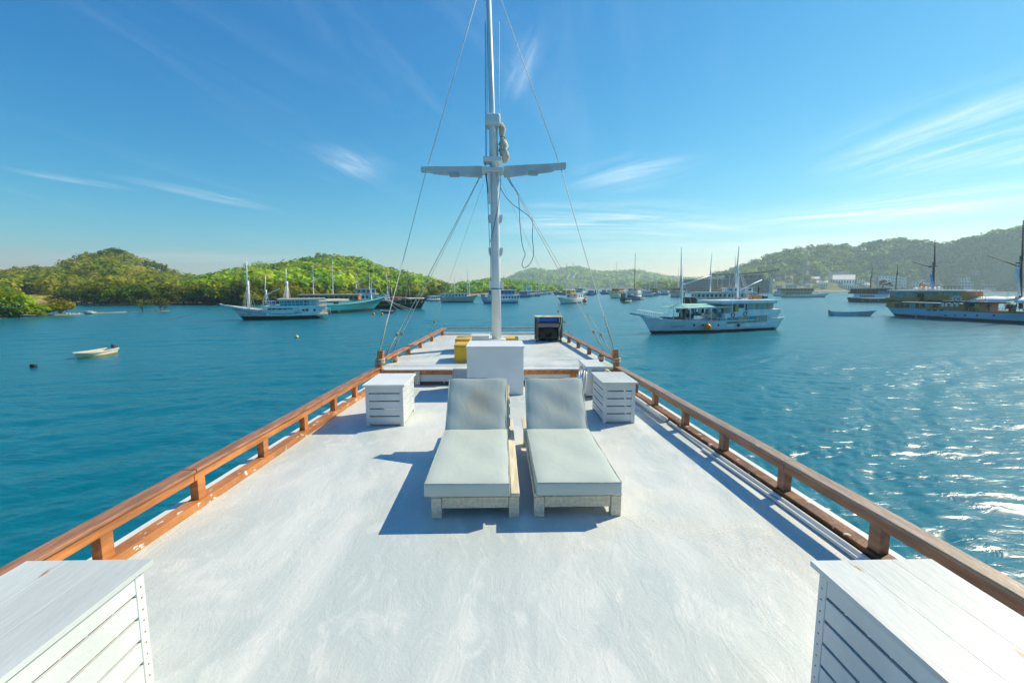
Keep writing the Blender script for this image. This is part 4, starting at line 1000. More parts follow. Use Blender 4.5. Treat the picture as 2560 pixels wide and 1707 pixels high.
b.rail(b.loc(C7(1660, 640), .9)[0], b.loc(C7(2352, 640), .9)[0], b.sheer(.6) - .1, b.near * b.B * .46, 0.75, 16, B_WOOD_L, 2)
b.rail(b.loc(C7(1360, 395), .9)[0], b.loc(C7(1620, 395), .9)[0], b.loc(C7(1400, 400), .9)[1], b.near * b.B * .42, 0.6, 7, B_BLACK, 1)
def tarp(bt, pts_a, pts_b, m, sag=.12):
    vs = []; n = 8
    (xa, za), (xb, zb) = bt.loc(pts_a[0], .95), bt.loc(pts_a[1], .95); (xc, zc), (xd, zd) = bt.loc(pts_b[0], 0), bt.loc(pts_b[1], 0)
    for i in range(n + 1):
        t = i / n; s_ = -sag * math.sin(t * math.pi * 2.0) ** 2
        vs += [(xa + (xb - xa) * t, bt.near * bt.B * .48, za + (zb - za) * t + s_), (xc + (xd - xc) * t, 0, zc + (zd - zc) * t + s_), (xa + (xb - xa) * t, -bt.near * bt.B * .48, za + (zb - za) * t + s_)]
    o = MB().add(vs, [(i * 3 + k, i * 3 + k + 1, i * 3 + k + 4, i * 3 + k + 3) for i in range(n) for k in range(2)]).build('tarpaulin', m, bt.root, smooth=True)
    q = o.modifiers.new('thick', 'SOLIDIFY'); q.thickness = .03
tarp(b, (C7(1650, 535), C7(2230, 520)), (C7(1800, 470), C7(2250, 475)), B_TARP); tarp(b, (C7(2235, 545), C7(2700, 545)), (C7(2290, 480), C7(2700, 480)), B_TARP)
for x in (1880, 2130, 2340): b.pole('awning_post', C7(x, 535), C7(x, 640), 0.9, 0.05, B_WOOD)
for x in (1790, 1840): b.pole('flag_pole', C7(x, 395), C7(x, 500), 0.8, 0.04, B_WOOD_L)
b.mast(C7(1285, 400), C7(1305, -190), B_WOOD_D, 0.20, C7(1290, 75), 1.6, [(C7(1265, 135), C7(1040, 70))], rat=True)
b.pole('sail_cover', C7(1268, 220), C7(1295, 375), 0.02, 0.22, plain('blue_sail_cover', (0.10, 0.30, 0.55)), 0.16, y=b.near * .25)
b.mast(C7(2310, 620), C7(2345, -420), B_WOOD_D, 0.22, C7(2318, 0), 1.6, [(C7(2290, 125), C7(1920, -10))], rat=True)
b.pole('sail_cover', C7(2280, 140), C7(2310, 470), 0.02, 0.20, B_TARP, 0.16, y=b.near * .25)
for k in range(8): b.rect('roof_drum', C7(1020 + 36 * k, 370 - 6 * (k % 2)), C7(1052 + 36 * k, 400), 0.3 + .1 * (k % 3), (B_WHITE, B_TARP, B_GREY)[k % 3], 0.7, 0.15)
b.rect('bow_float', C7(2205, 612), C7(2300, 640), 1.0, B_GLASS_T, 0.4, 0.12)
for x, y in ((2120, 565), (2150, 600)): b.rect('deck_locker', C7(x - 20, y), C7(x + 20, y + 60), 0.4, B_WOOD_D, 0.8)
x, z = b.loc(C7(1155, 352), .5); ring(b.world(x, b.near * b.B * .25, z), 0.42, math.atan2(b.u.y, b.u.x), B_ORANGE, 'orange life ring standing on the roof of the varnished boat', B_ORANGE)
x, z = b.loc(C7(1585, 505), .93); ring(b.world(x, b.near * (b.B / 2 * .95), z), 0.36, math.atan2(b.u.y, b.u.x), B_WHITE, 'white and orange life ring on the rail of the varnished boat', B_ORANGE)
x, z = b.loc(C7(1545, 500), .93); ring(b.world(x, b.near * (b.B / 2 * .93), z), 0.34, math.atan2(b.u.y, b.u.x) + .8, B_WHITE, 'white life ring turned sideways on the rail of the varnished boat', B_GREY)
dz_ = b.sheer(.65) - .35
P1 = b.world(b.loc(C7(1932, 600), .6)[0], b.near * b.B * .3, dz_); rzb = math.atan2(b.u.y, b.u.x)
person(P1, rzb, {'le': (-.30, .12, 1.15), 're': (.30, .12, 1.15), 'lw': (-.12, .30, 1.15), 'rw': (.12, .30, 1.15), 'lx': (-.05, .34, 1.15), 'rx': (.05, .34, 1.15)}, (0.02, 0.02, 0.03), (0.02, 0.02, 0.025), 'person in dark clothes standing at the rail of the varnished boat', 1.78)
P2 = b.world(b.loc(C7(2185, 600), .5)[0], b.near * b.B * .22, dz_ + .1)
person(P2, rzb - 1.2, {'ch': (0, .25, 1.18), 'nk': (0, .42, 1.30), 'hd': (0, .52, 1.34), 'tp': (0, .60, 1.40), 'ls': (-.18, .36, 1.26), 'rs': (.18, .36, 1.26), 'le': (-.22, .48, 1.0), 're': (.22, .48, 1.0), 'lw': (-.15, .60, .82), 'rw': (.15, .60, .82), 'lx': (-.12, .66, .78), 'rx': (.12, .66, .78)}, (0.03, 0.03, 0.03), (0.02, 0.02, 0.02), 'person in dark clothes bending over beneath the white tarpaulin', 1.78)
P3 = b.world(b.loc(C7(2250, 600), .5)[0], b.near * b.B * .25, dz_ + .1)
person(P3, rzb - .5, {'rw': (.30, .30, 1.05), 'rx': (.31, .36, 1.04), 'nk': (0, .10, 1.44), 'hd': (0, .15, 1.54), 'tp': (0, .18, 1.66)}, (0.025, 0.03, 0.04), (0.02, 0.02, 0.02), 'person in dark clothes near the second mast of the varnished boat', 1.75)

# ---- black hulled houseboat behind it
b = Boat('black_cabin_boat', 'black hulled two deck boat with white cabin and two dark masts', C7(285, 540), C7(900, 553), 5.2)
b.hull(paint('black_hull', (0.022, 0.030, 0.036), 0.4, z=0.2, boot=(0.015, 0.012, 0.012), chip=(0.05, 0.05, 0.05)), (1.7, 1.4, 1.9), 1.0, 0.6, cap=B_WHITE, tr=.85)
b.rect('cabin', C7(350, 447), C7(740, 492), 0.9, B_WHITE); b.rect('upper_rail', C7(285, 425), C7(760, 447), 0.98, B_WOOD_D); b.rect('upper_house', C7(310, 385), C7(610, 447), 0.8, B_WOOD_D); b.rect('upper_house', C7(612, 380), C7(760, 447), 0.82, B_WOOD_D)
b.rect('roof', C7(285, 374), C7(780, 383), 0.98, B_GREY); b.rect('awning', C7(630, 416), C7(790, 436), 1.0, B_BLUE)
for k in range(7): b.pane(C7(422 + 25 * k, 462), C7(438 + 25 * k, 482), 0.905, B_GLASS)
for k in range(5): b.pane(C7(635 + 27 * k, 452), C7(652 + 27 * k, 482), 0.906, B_TARP)
for k in range(9): b.pole('roof_post', C7(290 + 52 * k, 384), C7(290 + 52 * k, 446), 0.95, 0.05, B_WOOD)
for x in (455, 545, 640): b.port(C7(x, 524), 0.95, 0.2, B_GLASS_T)
b.mast(C7(545, 376), C7(568, 130), B_WOOD_D, 0.20, C7(556, 235), 1.2, [(C7(545, 265), C7(450, 255))])
b.mast(C7(845, 400), C7(868, 100), B_WOOD_D, 0.20, C7(857, 205), 1.2)
def leafy(name, p, r, label, mname='potted_foliage', seed=1, cat='plant'):
    o = empty(name, p); tag(o, label, cat); rg = random.Random(seed); f = MB()
    for k in range(260):
        a, e, q = rg.uniform(0, 6.28), rg.uniform(-.5, 1.5), r * rg.uniform(.55, 1.0)
        c = Vector((math.cos(a) * math.cos(e) * q, math.sin(a) * math.cos(e) * q, r * 1.1 + math.sin(e) * q)); d1 = Vector((rg.gauss(0, 1), rg.gauss(0, 1), rg.gauss(0, 1))).normalized() * r * .17; d2 = d1.orthogonal().normalized() * r * .11
        f.add([c - d1, c + d2, c + d1, c - d2], [(0, 1, 2, 3)])
    f.build('crown', mat(mname, (0.012, 0.035, 0.03), 0.6, 0.3), o); MB().tube([(0, 0, 0), (0, 0, r)], [r * .12, r * .07], 6).build('stem', B_WOOD_D, o)
x, z = b.loc(C7(690, 378), 0); leafy('deck_tree', b.world(x, 0, z), 1.45, 'tall dark potted tree on the roof of the black boat', seed=2)
x, z = b.loc(C7(765, 380), 0); leafy('deck_tree', b.world(x, 0, z), 1.0, 'smaller dark potted tree beside the tall one on the black boat', seed=3)

# ---- open boats
def skiff(name, label, stern, bow, beam, m, inner, fb, ob, motor=True, cat='dinghy', thw=B_CREAM):
    b = Boat(name, label, stern, bow, beam, None, cat)
    b.hull(m, fb, ob, 0.12, 0.25, 0.8, cap=inner, deck=inner, bul=fb[1] * .45, n=14, low_mid=.4)
    for t in (.25, .5, .72): b.box('thwart', t * b.L, t * b.L + .22, fb[1] * .72, fb[1] * .8, b.B * .8 * b.beamf(t), thw, .01)
    if motor:
        mt = empty('outboard_motor'); mt.parent = b.root; mt.location = (-.22, 0, fb[0])
        MB().box((0, 0, .18), (.30, .24, .30)).build('cowl', STEEL_D if cat == 'dinghy' else B_BLACK, mt, .05); MB().tube([(-.02, 0, .05), (-.08, 0, -.55)], .05, 8).build('leg', STEEL_D, mt); MB().tube([(.1, 0, .15), (.5, 0, .2)], .02, 6).build('tiller', B_BLACK, mt)
    return b
skiff('dinghy', 'small white open dinghy with outboard motor floating alone on the left', C1(1088, 1038), C1(775, 1092), 1.25, paint('dinghy_hull', (0.72, 0.70, 0.64), .4, (0.55, 0.33, 0.06), .12), plain('dinghy_inner', (0.58, 0.52, 0.38)), (.40, .36, .50), .35)
skiff('longboat', 'long white and blue open boat with black outboard floating behind the varnished boat', C7(95, 702), C7(575, 706), 1.7, paint('longboat_hull', (0.55, 0.68, 0.68), .4, (0.05, 0.06, 0.06), .05), B_BLUE, (.72, .62, 1.0), 1.0, True, 'longboat')
o = empty('float_drum', on_z(*C1(309, 1168), 0.02)); tag(o, 'black floating drum on the water below the white dinghy', 'buoy')
MB().lathe((0, 0, .10), [(.15, -.24), (.19, -.22), (.19, .08), (.16, .12), (.06, .13)], 18).build('drum', B_BLACK, o, smooth=False); MB().torus((0, 0, .08), .192, .01, 'z', 20, 6).build('rib', B_BLACK, o)
ball('mooring_buoy', on_z(742, 842, 0.08), 0.19, plain('cream_buoy', (0.70, 0.60, 0.32)), 'small pale yellow buoy in open water below the boats')
ball('mooring_buoy', on_z(1396, 778, 0.1), 0.26, B_YELLOW, 'small yellow buoy near the right shrouds')
ball('mooring_buoy', on_z(934, 785, 0.15), 0.28, B_ORANGE, 'orange buoy left of the little blue tender under the teal bow'); ball('mooring_buoy', on_z(955, 785, 0.15), 0.26, B_ORANGE, 'orange buoy floating beside the little blue tender')
skiff('tender', 'little blue tender tied under the teal bow', C2(1850, 688), C2(1720, 684), 1.5, paint('tender_hull', (0.05, 0.12, 0.25), .4, (0.5, 0.5, 0.5), .1), B_GREY, (.5, .42, .6), .4, True, 'tender')

# ---- white and teal sailing boat, left
b = Boat('white_teal_sailing_boat', 'white sailing boat with teal trim, long bowsprit and stained waterline', C2(1085, 742), C2(270, 762), 4.4)
b.hull(paint('stained_white_hull', (0.75, 0.78, 0.77), .45, (0.07, 0.045, 0.03), .62, chip=(0.42, 0.38, 0.32), ct=.62), (2.0, 1.6, 2.5), 2.3, .9, cap=B_WHITE, low_mid=.5)
b.band(B_TEAL, .62, .07)
b.rect('lower_house', C2(525, 618), C2(1080, 700), 0.93, B_WHITE); b.rect('upper_house', C2(668, 545), C2(970, 612), 0.85, B_TEAL); b.rect('upper_house', C2(972, 548), C2(1060, 618), 0.83, plain('pale_teal', (0.25, 0.52, 0.52)))
b.rect('roof', C2(640, 534), C2(1150, 546), 0.96, B_CREAM); b.rect('upper_deck', C2(500, 612), C2(1160, 622), 0.97, B_WHITE)
b.pane(C2(538, 628), C2(805, 674), 0.935, B_TEAL, None, 'teal_panel')
for x0, x1 in ((545, 580), (590, 625), (655, 690), (710, 740)): b.pane(C2(x0, 632), C2(x1, 650), 0.945, B_GLASS, B_WHITE)
for x0, x1 in ((905, 930), (942, 968), (1025, 1045)): b.pane(C2(x0, 640), C2(x1, 660), 0.935, B_GLASS, B_GREY)
for x0, x1 in ((690, 720), (745, 770), (828, 855), (925, 952)): b.pane(C2(x0, 555), C2(x1, 574), 0.855, B_GLASS, B_WHITE)
x, z = b.loc(C2(838, 650), .94); MB().torus((x, b.near * b.B / 2 * .95, z), .42, .04, 'y', 24, 5).build('anchor_emblem', B_TEAL, b.root)
f = MB(); yb = b.near * b.B / 2 * .955
f.tube([(x, yb, z + .26), (x, yb, z - .24)], .035, 5); f.tube([(x - .14, yb, z + .14), (x + .14, yb, z + .14)], .03, 5); f.tube([(x - .22, yb, z - .08), (x - .12, yb, z - .22), (x, yb, z - .26), (x + .12, yb, z - .22), (x + .22, yb, z - .08)], .03, 5); f.build('anchor_emblem', B_TEAL, b.root)
b.rail(b.loc(C2(498, 600), .95)[0], b.loc(C2(1080, 600), .95)[0], b.loc(C2(700, 612), .95)[1], b.near * b.B * .47, .9, 15, B_WHITE, 2)
b.mast(C2(345, 660), C2(322, 135), B_WHITE, .22, C2(334, 345), 1.8, rat=True); b.mast(C2(528, 580), C2(520, 290), B_WHITE, .16, C2(524, 440), .9, [(C2(535, 485), C2(672, 425))]); b.mast(C2(748, 535), C2(735, 215), B_WHITE, .22, C2(743, 350), 1.7, rat=True)
b.bowsprit(C2(230, 640), C2(40, 588), B_WHITE, .6, 0)
b.rect('tarpaulin', C2(540, 556), C2(625, 576), .5, B_BLUE, 1.5)
b.rect('stern_platform', C2(1060, 690), C2(1175, 712), .75, B_CREAM); b.rect('stern_dinghy', C2(1035, 698), C2(1130, 725), .5, plain('navy', (.02, .06, .18)), 1.2, .2)
b.rail(b.loc(C2(1080, 640), .8)[0], b.loc(C2(1200, 640), .8)[0], b.loc(C2(1100, 690), .8)[1], b.near * b.B * .38, 1.0, 6, B_WHITE, 3)
b.rect('stern_cargo', C2(1090, 590), C2(1155, 622), .7, B_WOOD_L, 2.0); b.rect('stern_cargo', C2(1100, 630), C2(1170, 680), .6, B_CREAM, 1.6)
for k in range(6): b.rect('deck_locker', C2(370 + 24 * k, 655 + 3 * (k % 2)), C2(390 + 24 * k, 685), .5, (B_GREY, B_DARK, B_CREAM)[k % 3], 1.5)
rope_pts = [b.world(b.L + 3.2, 0, 2.8), b.world(b.L + 8, -1, .9), b.world(b.L + 12, -2, -.05)]
tag(MB().tube(smooth_pts([tuple(p) for p in rope_pts]), .03, 5).build('anchor_rope', ROPE_D), 'anchor rope running from the teal trimmed bowsprit to the water', 'rope')

# ---- teal boat
b = Boat('teal_boat', 'boat with bright teal hull and high pointed bow', (722, 789), C2(1690, 664), 4.4)
b.hull(paint('teal_hull', (0.015, 0.34, 0.33), .4, (0.07, 0.032, 0.022), .62, chip=(0.02, 0.30, 0.30), ct=.62), (2.0, 1.7, 3.4), 4.3, .8, cap=B_TEAL, low_mid=.35, deck=B_GREY)
b.rect('cabin', C2(1110, 552), C2(1370, 640), .85, B_WHITE); b.rect('roof', C2(1080, 542), C2(1400, 555), .95, B_CREAM); b.pane(C2(1150, 588), C2(1372, 612), .86, B_TEAL, None, 'teal_panel')
for k in range(6): b.pane(C2(1168 + 13 * k, 558), C2(1177 + 13 * k, 574), .865, B_GLASS)
for x0 in (1235, 1262): b.pane(C2(x0, 556), C2(x0 + 22, 586), .866, B_GLASS, B_TEAL)
b.mast(C2(1640, 600), C2(1612, 425), B_WHITE, .16, C2(1628, 500), None, stays=False)
for k in range(7): b.rect('deck_cargo', C2(1395 + 32 * k, 592 - 3 * k), C2(1422 + 32 * k, 622 - 4 * k), .5, (B_GREY, B_CREAM, B_WHITE)[k % 3], 2)
b.port(C2(1290, 658), .95, .22)
for k, (dx, dy_) in enumerate(((5, 2.5), (7, 3.5), (9, 3))):
    p0 = b.world(b.L + 3.4, 0, 3.1); p1 = b.world(b.L + dx + 1, -b.near * -1.0 * dy_, 0); p1.z = -.05
    tag(MB().tube(catenary(p0, p1, .25), .035, 5).build('mooring_line', WIRE), ('shortest', 'middle', 'longest')[k] + ' of three pale mooring lines from the teal bow to the water', 'rope', 'mooring lines')

# ---- black boat with red awning
b = Boat('black_sailing_boat', 'black hulled boat with yellow stripe and faded red awning', (890, 772.5), C2(2150, 637), 4.6)
b.hull(paint('black_gold_hull', (0.030, 0.024, 0.020), .4, (0.03, 0.02, 0.015), .1), (2.2, 1.9, 2.7), 1.6, .6, cap=B_WOOD_D, low_mid=.4)
b.band(plain('gold_line', (.42, .26, .04)), .85, .07)
tarp(b, (C2(1830, 530), C2(2010, 528)), (C2(1830, 508), C2(2010, 515)), B_RED, .03); tarp(b, (C2(2005, 532), C2(2185, 530)), (C2(2005, 520), C2(2185, 522)), B_CREAM, .03); tarp(b, (C2(1690, 530), C2(1830, 530)), (C2(1690, 512), C2(1830, 515)), B_GREY, .03)
for k in range(9): b.pole('awning_post', C2(1700 + 58 * k, 530), C2(1700 + 58 * k, 585), .9, .05, B_WHITE)
for x, w_, mm in ((1945, 18, B_BLUE), (1975, 22, B_BLUE), (2010, 26, B_WHITE), (2130, 14, B_ORANGE), (1900, 22, B_WHITE), (1850, 30, B_WOOD)): b.rect('deck_cargo', C2(x, 542), C2(x + w_, 578), .6, mm, 1.0)
b.mast(C2(1805, 530), C2(1786, 255), B_WHITE, .17, C2(1797, 400), None); b.mast(C2(1835, 520), C2(1828, 275), B_BLACK, .15, C2(1832, 390), 1.0); b.mast(C2(2022, 520), C2(2008, 225), B_BLACK, .17, C2(2015, 375), 1.6)

# ---- generic boats farther off
def far_boat(name, label, stern, bow, beam, hullm, fb, decks, masts=(), ob=1.5, roofm=B_WHITE, group='boats moored farther across the harbour', capm=None, sprit=False, gaff=False, mastm=B_WHITE, mh=8.0, win=B_GLASS):
    b = Boat(name, label, stern, bow, beam, group)
    b.hull(hullm, fb, ob, .5, .5, .8, cap=capm or B_WHITE, n=12, low_mid=.45)
    z = fb[1] - .25
    for x0, x1, h, w, m, nw in decks:
        a, c = x0 * b.L, x1 * b.L
        b.box('cabin', a, c, z, z + h, b.B * w, m)
        b.box('roof', a - .4, c + .5, z + h, z + h + .12, b.B * min(w + .12, 1), roofm)
        for k in range(nw):
            xw = a + (c - a) * (k + .5) / nw; ww = (c - a) / nw * .55
            MB().box((xw, b.near * b.B * w / 2, z + h * .58), (ww, .06, h * .42)).build('window', win, b.root)
        if nw == 0:
            for k in range(5): MB().tube([(a + (c - a) * k / 4, b.near * b.B * .47, z), (a + (c - a) * k / 4, b.near * b.B * .47, z + h)], .05, 5).build('roof_post', B_WHITE, b.root)
        if b.L > 6: 
            w2 = b.B * w
            for sg in (-1, 1):
                if nw: MB().box((c, sg * w2 * .25, z + h * .6), (.06, w2 * .18, h * .25)).build('front_window', win, b.root)
        z += h + .12
    for k, (xm, hm) in enumerate(masts):
        o = MB().tube([(xm * b.L, 0, fb[1]), (xm * b.L - hm * .02, 0, hm)], [.15, .07], 6).build('mast', mastm, b.root)
        if hm > 6: MB().box((xm * b.L, 0, hm * .62), (.12, 1.4, .12)).build('spreader', mastm, o)
        if gaff: MB().tube([(xm * b.L, 0, hm * .60), (xm * b.L - hm * .27, 0, hm * .76)], [.09, .05], 5).build('gaff', mastm, o)
    if sprit: MB().bar((b.L + ob * .3, 0, fb[2] - .25), (b.L + ob + 2.2, 0, fb[2] + .4), .35, .14).build('bowsprit', B_WHITE, b.root)
    return b
H_W = paint('far_white_hull', (0.76, 0.79, 0.80), .45, z=.25); H_G = paint('far_grey_hull', (0.40, 0.45, 0.40), .5, (0.12, 0.07, 0.05), .45, chip=(.25, .17, .10), ct=.58); H_B = paint('far_blue_hull', (0.06, 0.25, 0.50), .45, (0.02, 0.22, 0.45), .3)
H_N = paint('far_navy_hull', (0.015, 0.06, 0.20), .45, z=.2); H_D = paint('far_dark_hull', (0.04, 0.035, 0.035), .45, z=.1); H_C = paint('far_cream_hull', (0.70, 0.72, 0.63), .45, z=.25); H_Y = paint('far_yellow_hull', (0.70, 0.38, 0.02), .45, (.5, .3, .05), .1); H_T = paint('far_turq_hull', (0.10, 0.38, 0.48), .45, z=.2)
# behind the white/teal and teal boats
far_boat('timber_boat', 'long timber cabin boat moored behind the white and teal boats', (905, 764), (735, 765), 5, H_W, (1.6, 1.5, 2.2), [(.05, .92, 2.0, .9, B_WOOD, 12)], [(.74, 12.0), (.45, 13.5)], 2, B_CREAM, gaff=True)
far_boat('white_passenger_boat', 'white boat with pale upper deck moored behind the teal boat', (955, 760), (850, 761), 5, H_W, (1.6, 1.4, 2.0), [(.1, .8, 2.0, .88, B_WHITE, 7), (.15, .6, 1.7, .8, B_GREY, 4)], [(.3, 10.5), (.62, 10)], 2, gaff=True)
far_boat('blue_roofed_boat', 'boat with blue awning between the teal and the black boat', (990, 763), (915, 764), 4, H_W, (1.4, 1.3, 1.8), [(.2, .9, 1.9, .8, B_WHITE, 5)], [(.8, 7.5)], 1.5, B_BLUE)
# grey rusty boat left of the mast, white launches beside it
far_boat('grey_cargo_boat', 'grey green rust streaked boat with white cabin left of the mast', C3(325, 808), C3(870, 802), 4.6, H_G, (2.3, 2.1, 3.0), [(-.03, .78, 1.35, .85, B_WHITE, 8)], [(.42, 9.5), (.84, 11.5), (.90, 9.0)], 2.2, B_GREY, gaff=True)
far_boat('white_launch', 'small white launch moored left of the grey rusty boat', C3(80, 782), C3(290, 778), 3.0, H_W, (.8, .7, 1.0), [(.2, .75, 1.5, .8, B_WHITE, 3)], [], .8)
far_boat('white_launch', 'small white launch between the grey boat and the mast', C3(1075, 735), C3(950, 730), 3.2, H_W, (.9, .8, 1.1), [(.15, .8, 1.5, .8, B_WHITE, 4)], [], .8)
far_boat('blue_white_boat', 'white and blue two deck boat directly behind the mast', C3(1635, 818), C3(1085, 830), 4.6, paint('far_white_blue_hull', (0.60, 0.64, 0.66), .45, (0.02, 0.25, 0.50), .75), (1.7, 1.4, 1.8), [(-.02, .80, 1.7, .9, B_WHITE, 9), (.12, .78, 1.5, .8, B_BLUE, 6)], [(.42, 9.5), (.50, 8)], 1.2, B_WHITE)
for k, (x0, x1, y, hm, dk, lab) in enumerate([(1640, 1830, 716, H_B, 1, 'boat with royal blue stern house in the row under the wooded point'), (1760, 1900, 702, H_W, 2, 'white two deck boat in the row under the wooded point'), (1900, 2010, 696, H_G, 1, 'grey boat in the row under the wooded point'), (2015, 2120, 672, H_W, 1, 'pale boat fourth in the row under the wooded point'), (2140, 2200, 662, H_W, 1, 'small white launch at the tip of the wooded point'), (2260, 2340, 668, H_N, 1, 'small dark blue launch just beyond the wooded point')]):
    far_boat('moored_boat', lab, C3(x0, y), C3(x1, y), 5, hm, (1.7, 1.5, 2.2), [(.05, .75, 2.0, .9, B_BLUE if k == 0 else B_WHITE, 5)] + ([(.1, .6, 1.8, .8, B_WHITE, 4)] if dk > 1 else []), [(.4, 13 - k), (.75, 15 - 2 * k)] if k < 4 else [], 1.8)
# white sailing boat seen from the bow, centre right
far_boat('white_sailing_boat', 'white sailing boat with orange deck cargo seen bow first', (1458, 756.5), (1416, 760.5), 4.6, paint('bow_white_hull', (0.62, 0.66, 0.68), .45, (0.03, 0.16, 0.26), .35), (1.6, 1.5, 2.4), [(-.02, .42, 2.0, .9, B_WHITE, 4), (.42, .7, 1.1, .7, B_WOOD_L, 3)], [(.35, 14), (.72, 13.5)], 2.2, sprit=True, gaff=True)
far_boat('green_roofed_boat', 'small dark green cabin boat half hidden behind the bow first boat', (1466, 750), (1452, 752), 4.0, H_D, (1.4, 1.3, 1.8), [(.1, .8, 2.2, .9, B_TEAL, 4), (.2, .7, 1.6, .8, B_GREY, 3)], [(.5, 11)], 1.0)
p = on_z(1462, 751.5, .9); ball('buoy_fender', p, .75, B_ORANGE, 'orange ball fender on the dark green cabin boat')
for k, (x0, x1, y, hm, cm, lab) in enumerate([(480, 595, 440, H_B, B_BLUE, 'blue boat right of the bow first white boat, far off'), (600, 640, 425, H_D, B_WOOD, 'small dark boat in the far row, left of the pale blue ones'), (690, 760, 424, H_B, B_BLUE, 'little bright blue boat alone in the far gap'), (765, 830, 425, H_T, B_WHITE, 'pale turquoise boat in the far row'), (835, 890, 455, H_T, B_GREY, 'grey blue boat touching the timber decked boat'), (40, 100, 428, H_W, B_WHITE, 'white boat at the left end of the far row'), (105, 220, 432, H_N, B_WHITE, 'white topped navy boat in the far row')]):
    far_boat('moored_boat', lab, C4(x1, y), C4(x0, y), 5, hm, (1.8, 1.6, 2.2), [(.1, .7, 2.0, .9, cm, 4)], [(.5, 9)], 1.6)
far_boat('timber_topped_boat', 'cream boat with timber upper deck and pale furled mast', C4(1020, 470), C4(885, 478), 5, H_C, (1.9, 1.7, 2.6), [(.0, .7, 1.8, .9, B_WOOD_L, 5), (.1, .6, 1.4, .8, B_WOOD, 3)], [(.55, 19)], 2, mastm=B_CREAM)
far_boat('navy_boat', 'navy hulled boat with white house and yellow roof rail, bow towards us', C4(1245, 498), C4(1165, 512), 5, H_N, (1.7, 1.6, 2.4), [(.0, .7, 1.9, .95, B_WHITE, 4), (.05, .65, 1.6, .85, B_WHITE, 4)], [(.4, 20)], 1.2, B_YELLOW, mastm=B_WOOD_D)
far_boat('black_workboat', 'small black open workboat beside the yellow one', C4(1035, 515), C4(968, 515), 3.0, H_D, (1.0, .9, 1.2), [(.1, .8, 2.4, .9, B_DARK, 0)], [], .6, B_GREY)
far_boat('yellow_workboat', 'small bright yellow boat with dark canopy under way', C4(1035, 546), C4(1130, 542), 2.2, H_Y, (.75, .65, .9), [(.1, .6, 1.3, .8, B_DARK, 0)], [], .6, B_BLACK)
far_boat('outrigger', 'low raft boat just right of the navy boat', C4(1245, 502), C4(1315, 500), 2.5, H_W, (.6, .5, .7), [(.6, .9, .6, .6, B_ORANGE, 1)], [], .5)
for k, (x0, x1, y, hm, cm, lab) in enumerate([(1265, 1420, 458, H_W, B_WHITE, 'pale blue white boat right of the navy boat'), (1400, 1505, 445, H_B, B_WOOD, 'blue hulled boat with timber deckhouse, far right of the navy boat'), (1515, 1640, 435, H_T, B_WHITE, 'long pale turquoise boat left of the cream bow')]):
    far_boat('moored_boat', lab, C4(x0, y), C4(x1, y), 5, hm, (1.8, 1.6, 2.3), [(.05, .75, 1.9, .9, cm, 5)] + ([(.1, .6, 1.5, .8, B_WOOD, 4)] if k == 1 else []), [(.4, 15), (.7, 14)] if k < 2 else [], 1.8, gaff=True)
far_boat('cream_sailing_boat', 'cream hulled sailing boat with brown deckhouse and tall flared bow', C4(1650, 455), C4(1785, 472), 6, H_C, (2.2, 2.0, 3.4), [(.0, .75, 1.8, .9, B_WOOD, 6), (.1, .6, 1.5, .8, B_WOOD_D, 4)], [(.35, 17), (.75, 17)], 2.5, gaff=True)
# dark boat close behind the white green-awning boat, and timber one behind that
b = far_boat('dark_hull_boat', 'dark hulled boat with white deckhouse right behind the green awning boat', C5(1750, 835), C5(800, 835), 5, H_D, (2.2, 2.0, 2.6), [(.0, .86, 2.1, .9, B_CREAM, 14), (.05, .42, 1.3, .7, B_WHITE, 4)], [], 1.5, group=None)
b.mast(C5(1122, 720), C5(1148, 122), B_WHITE, .22, C5(1135, 370), 1.2, rat=True); b.mast(C5(1478, 720), C5(1470, 160), B_WHITE, .2, C5(1474, 400), 1.2, rat=True)
tarp(b, (C5(1210, 735), C5(1640, 730)), (C5(1250, 700), C5(1640, 705)), B_TARP, .1); tarp(b, (C5(945, 685), C5(1130, 680)), (C5(960, 662), C5(1130, 662)), B_TARP, .1)
far_boat('brown_sailing_boat', 'brown timber sailing boat in front of the curved roof hotel', C5(1180, 712), C5(1600, 702), 6, H_D, (2.2, 2.0, 2.8), [(.0, .8, 2.2, .9, B_WOOD, 10), (.1, .7, 1.8, .85, B_WOOD, 6)], [(.2, 19), (.34, 17), (.58, 19)], 3, B_CREAM, gaff=True)
far_boat('white_ketch', 'white hulled ketch with timber cabins and long pointed bow below the hillside town', C8(575, 936), C8(1525, 936), 5.4, H_W, (1.9, 1.6, 2.8), [(.0, .62, 1.7, .9, B_WOOD_L, 9), (.0, .66, 1.7, .85, B_WOOD, 8)], [(.46, 21), (.87, 19)], 3.2, gaff=True)
far_boat('white_motor_boat', 'white motor boat overlapping the stern of the white ketch', C8(300, 905), C8(560, 908), 5, H_W, (1.7, 1.5, 1.9), [(.1, .9, 1.8, .9, B_WHITE, 5), (.3, 1.0, 1.7, .85, B_GREY, 4)], [(.9, 14)], 1.0)
far_boat('small_launch', 'tiny launch moored left of the white motor boat', C8(40, 826), C8(140, 826), 4, H_N, (1.4, 1.2, 1.6), [(.1, .7, 1.6, .8, B_GREY, 3)], [], 1.0)
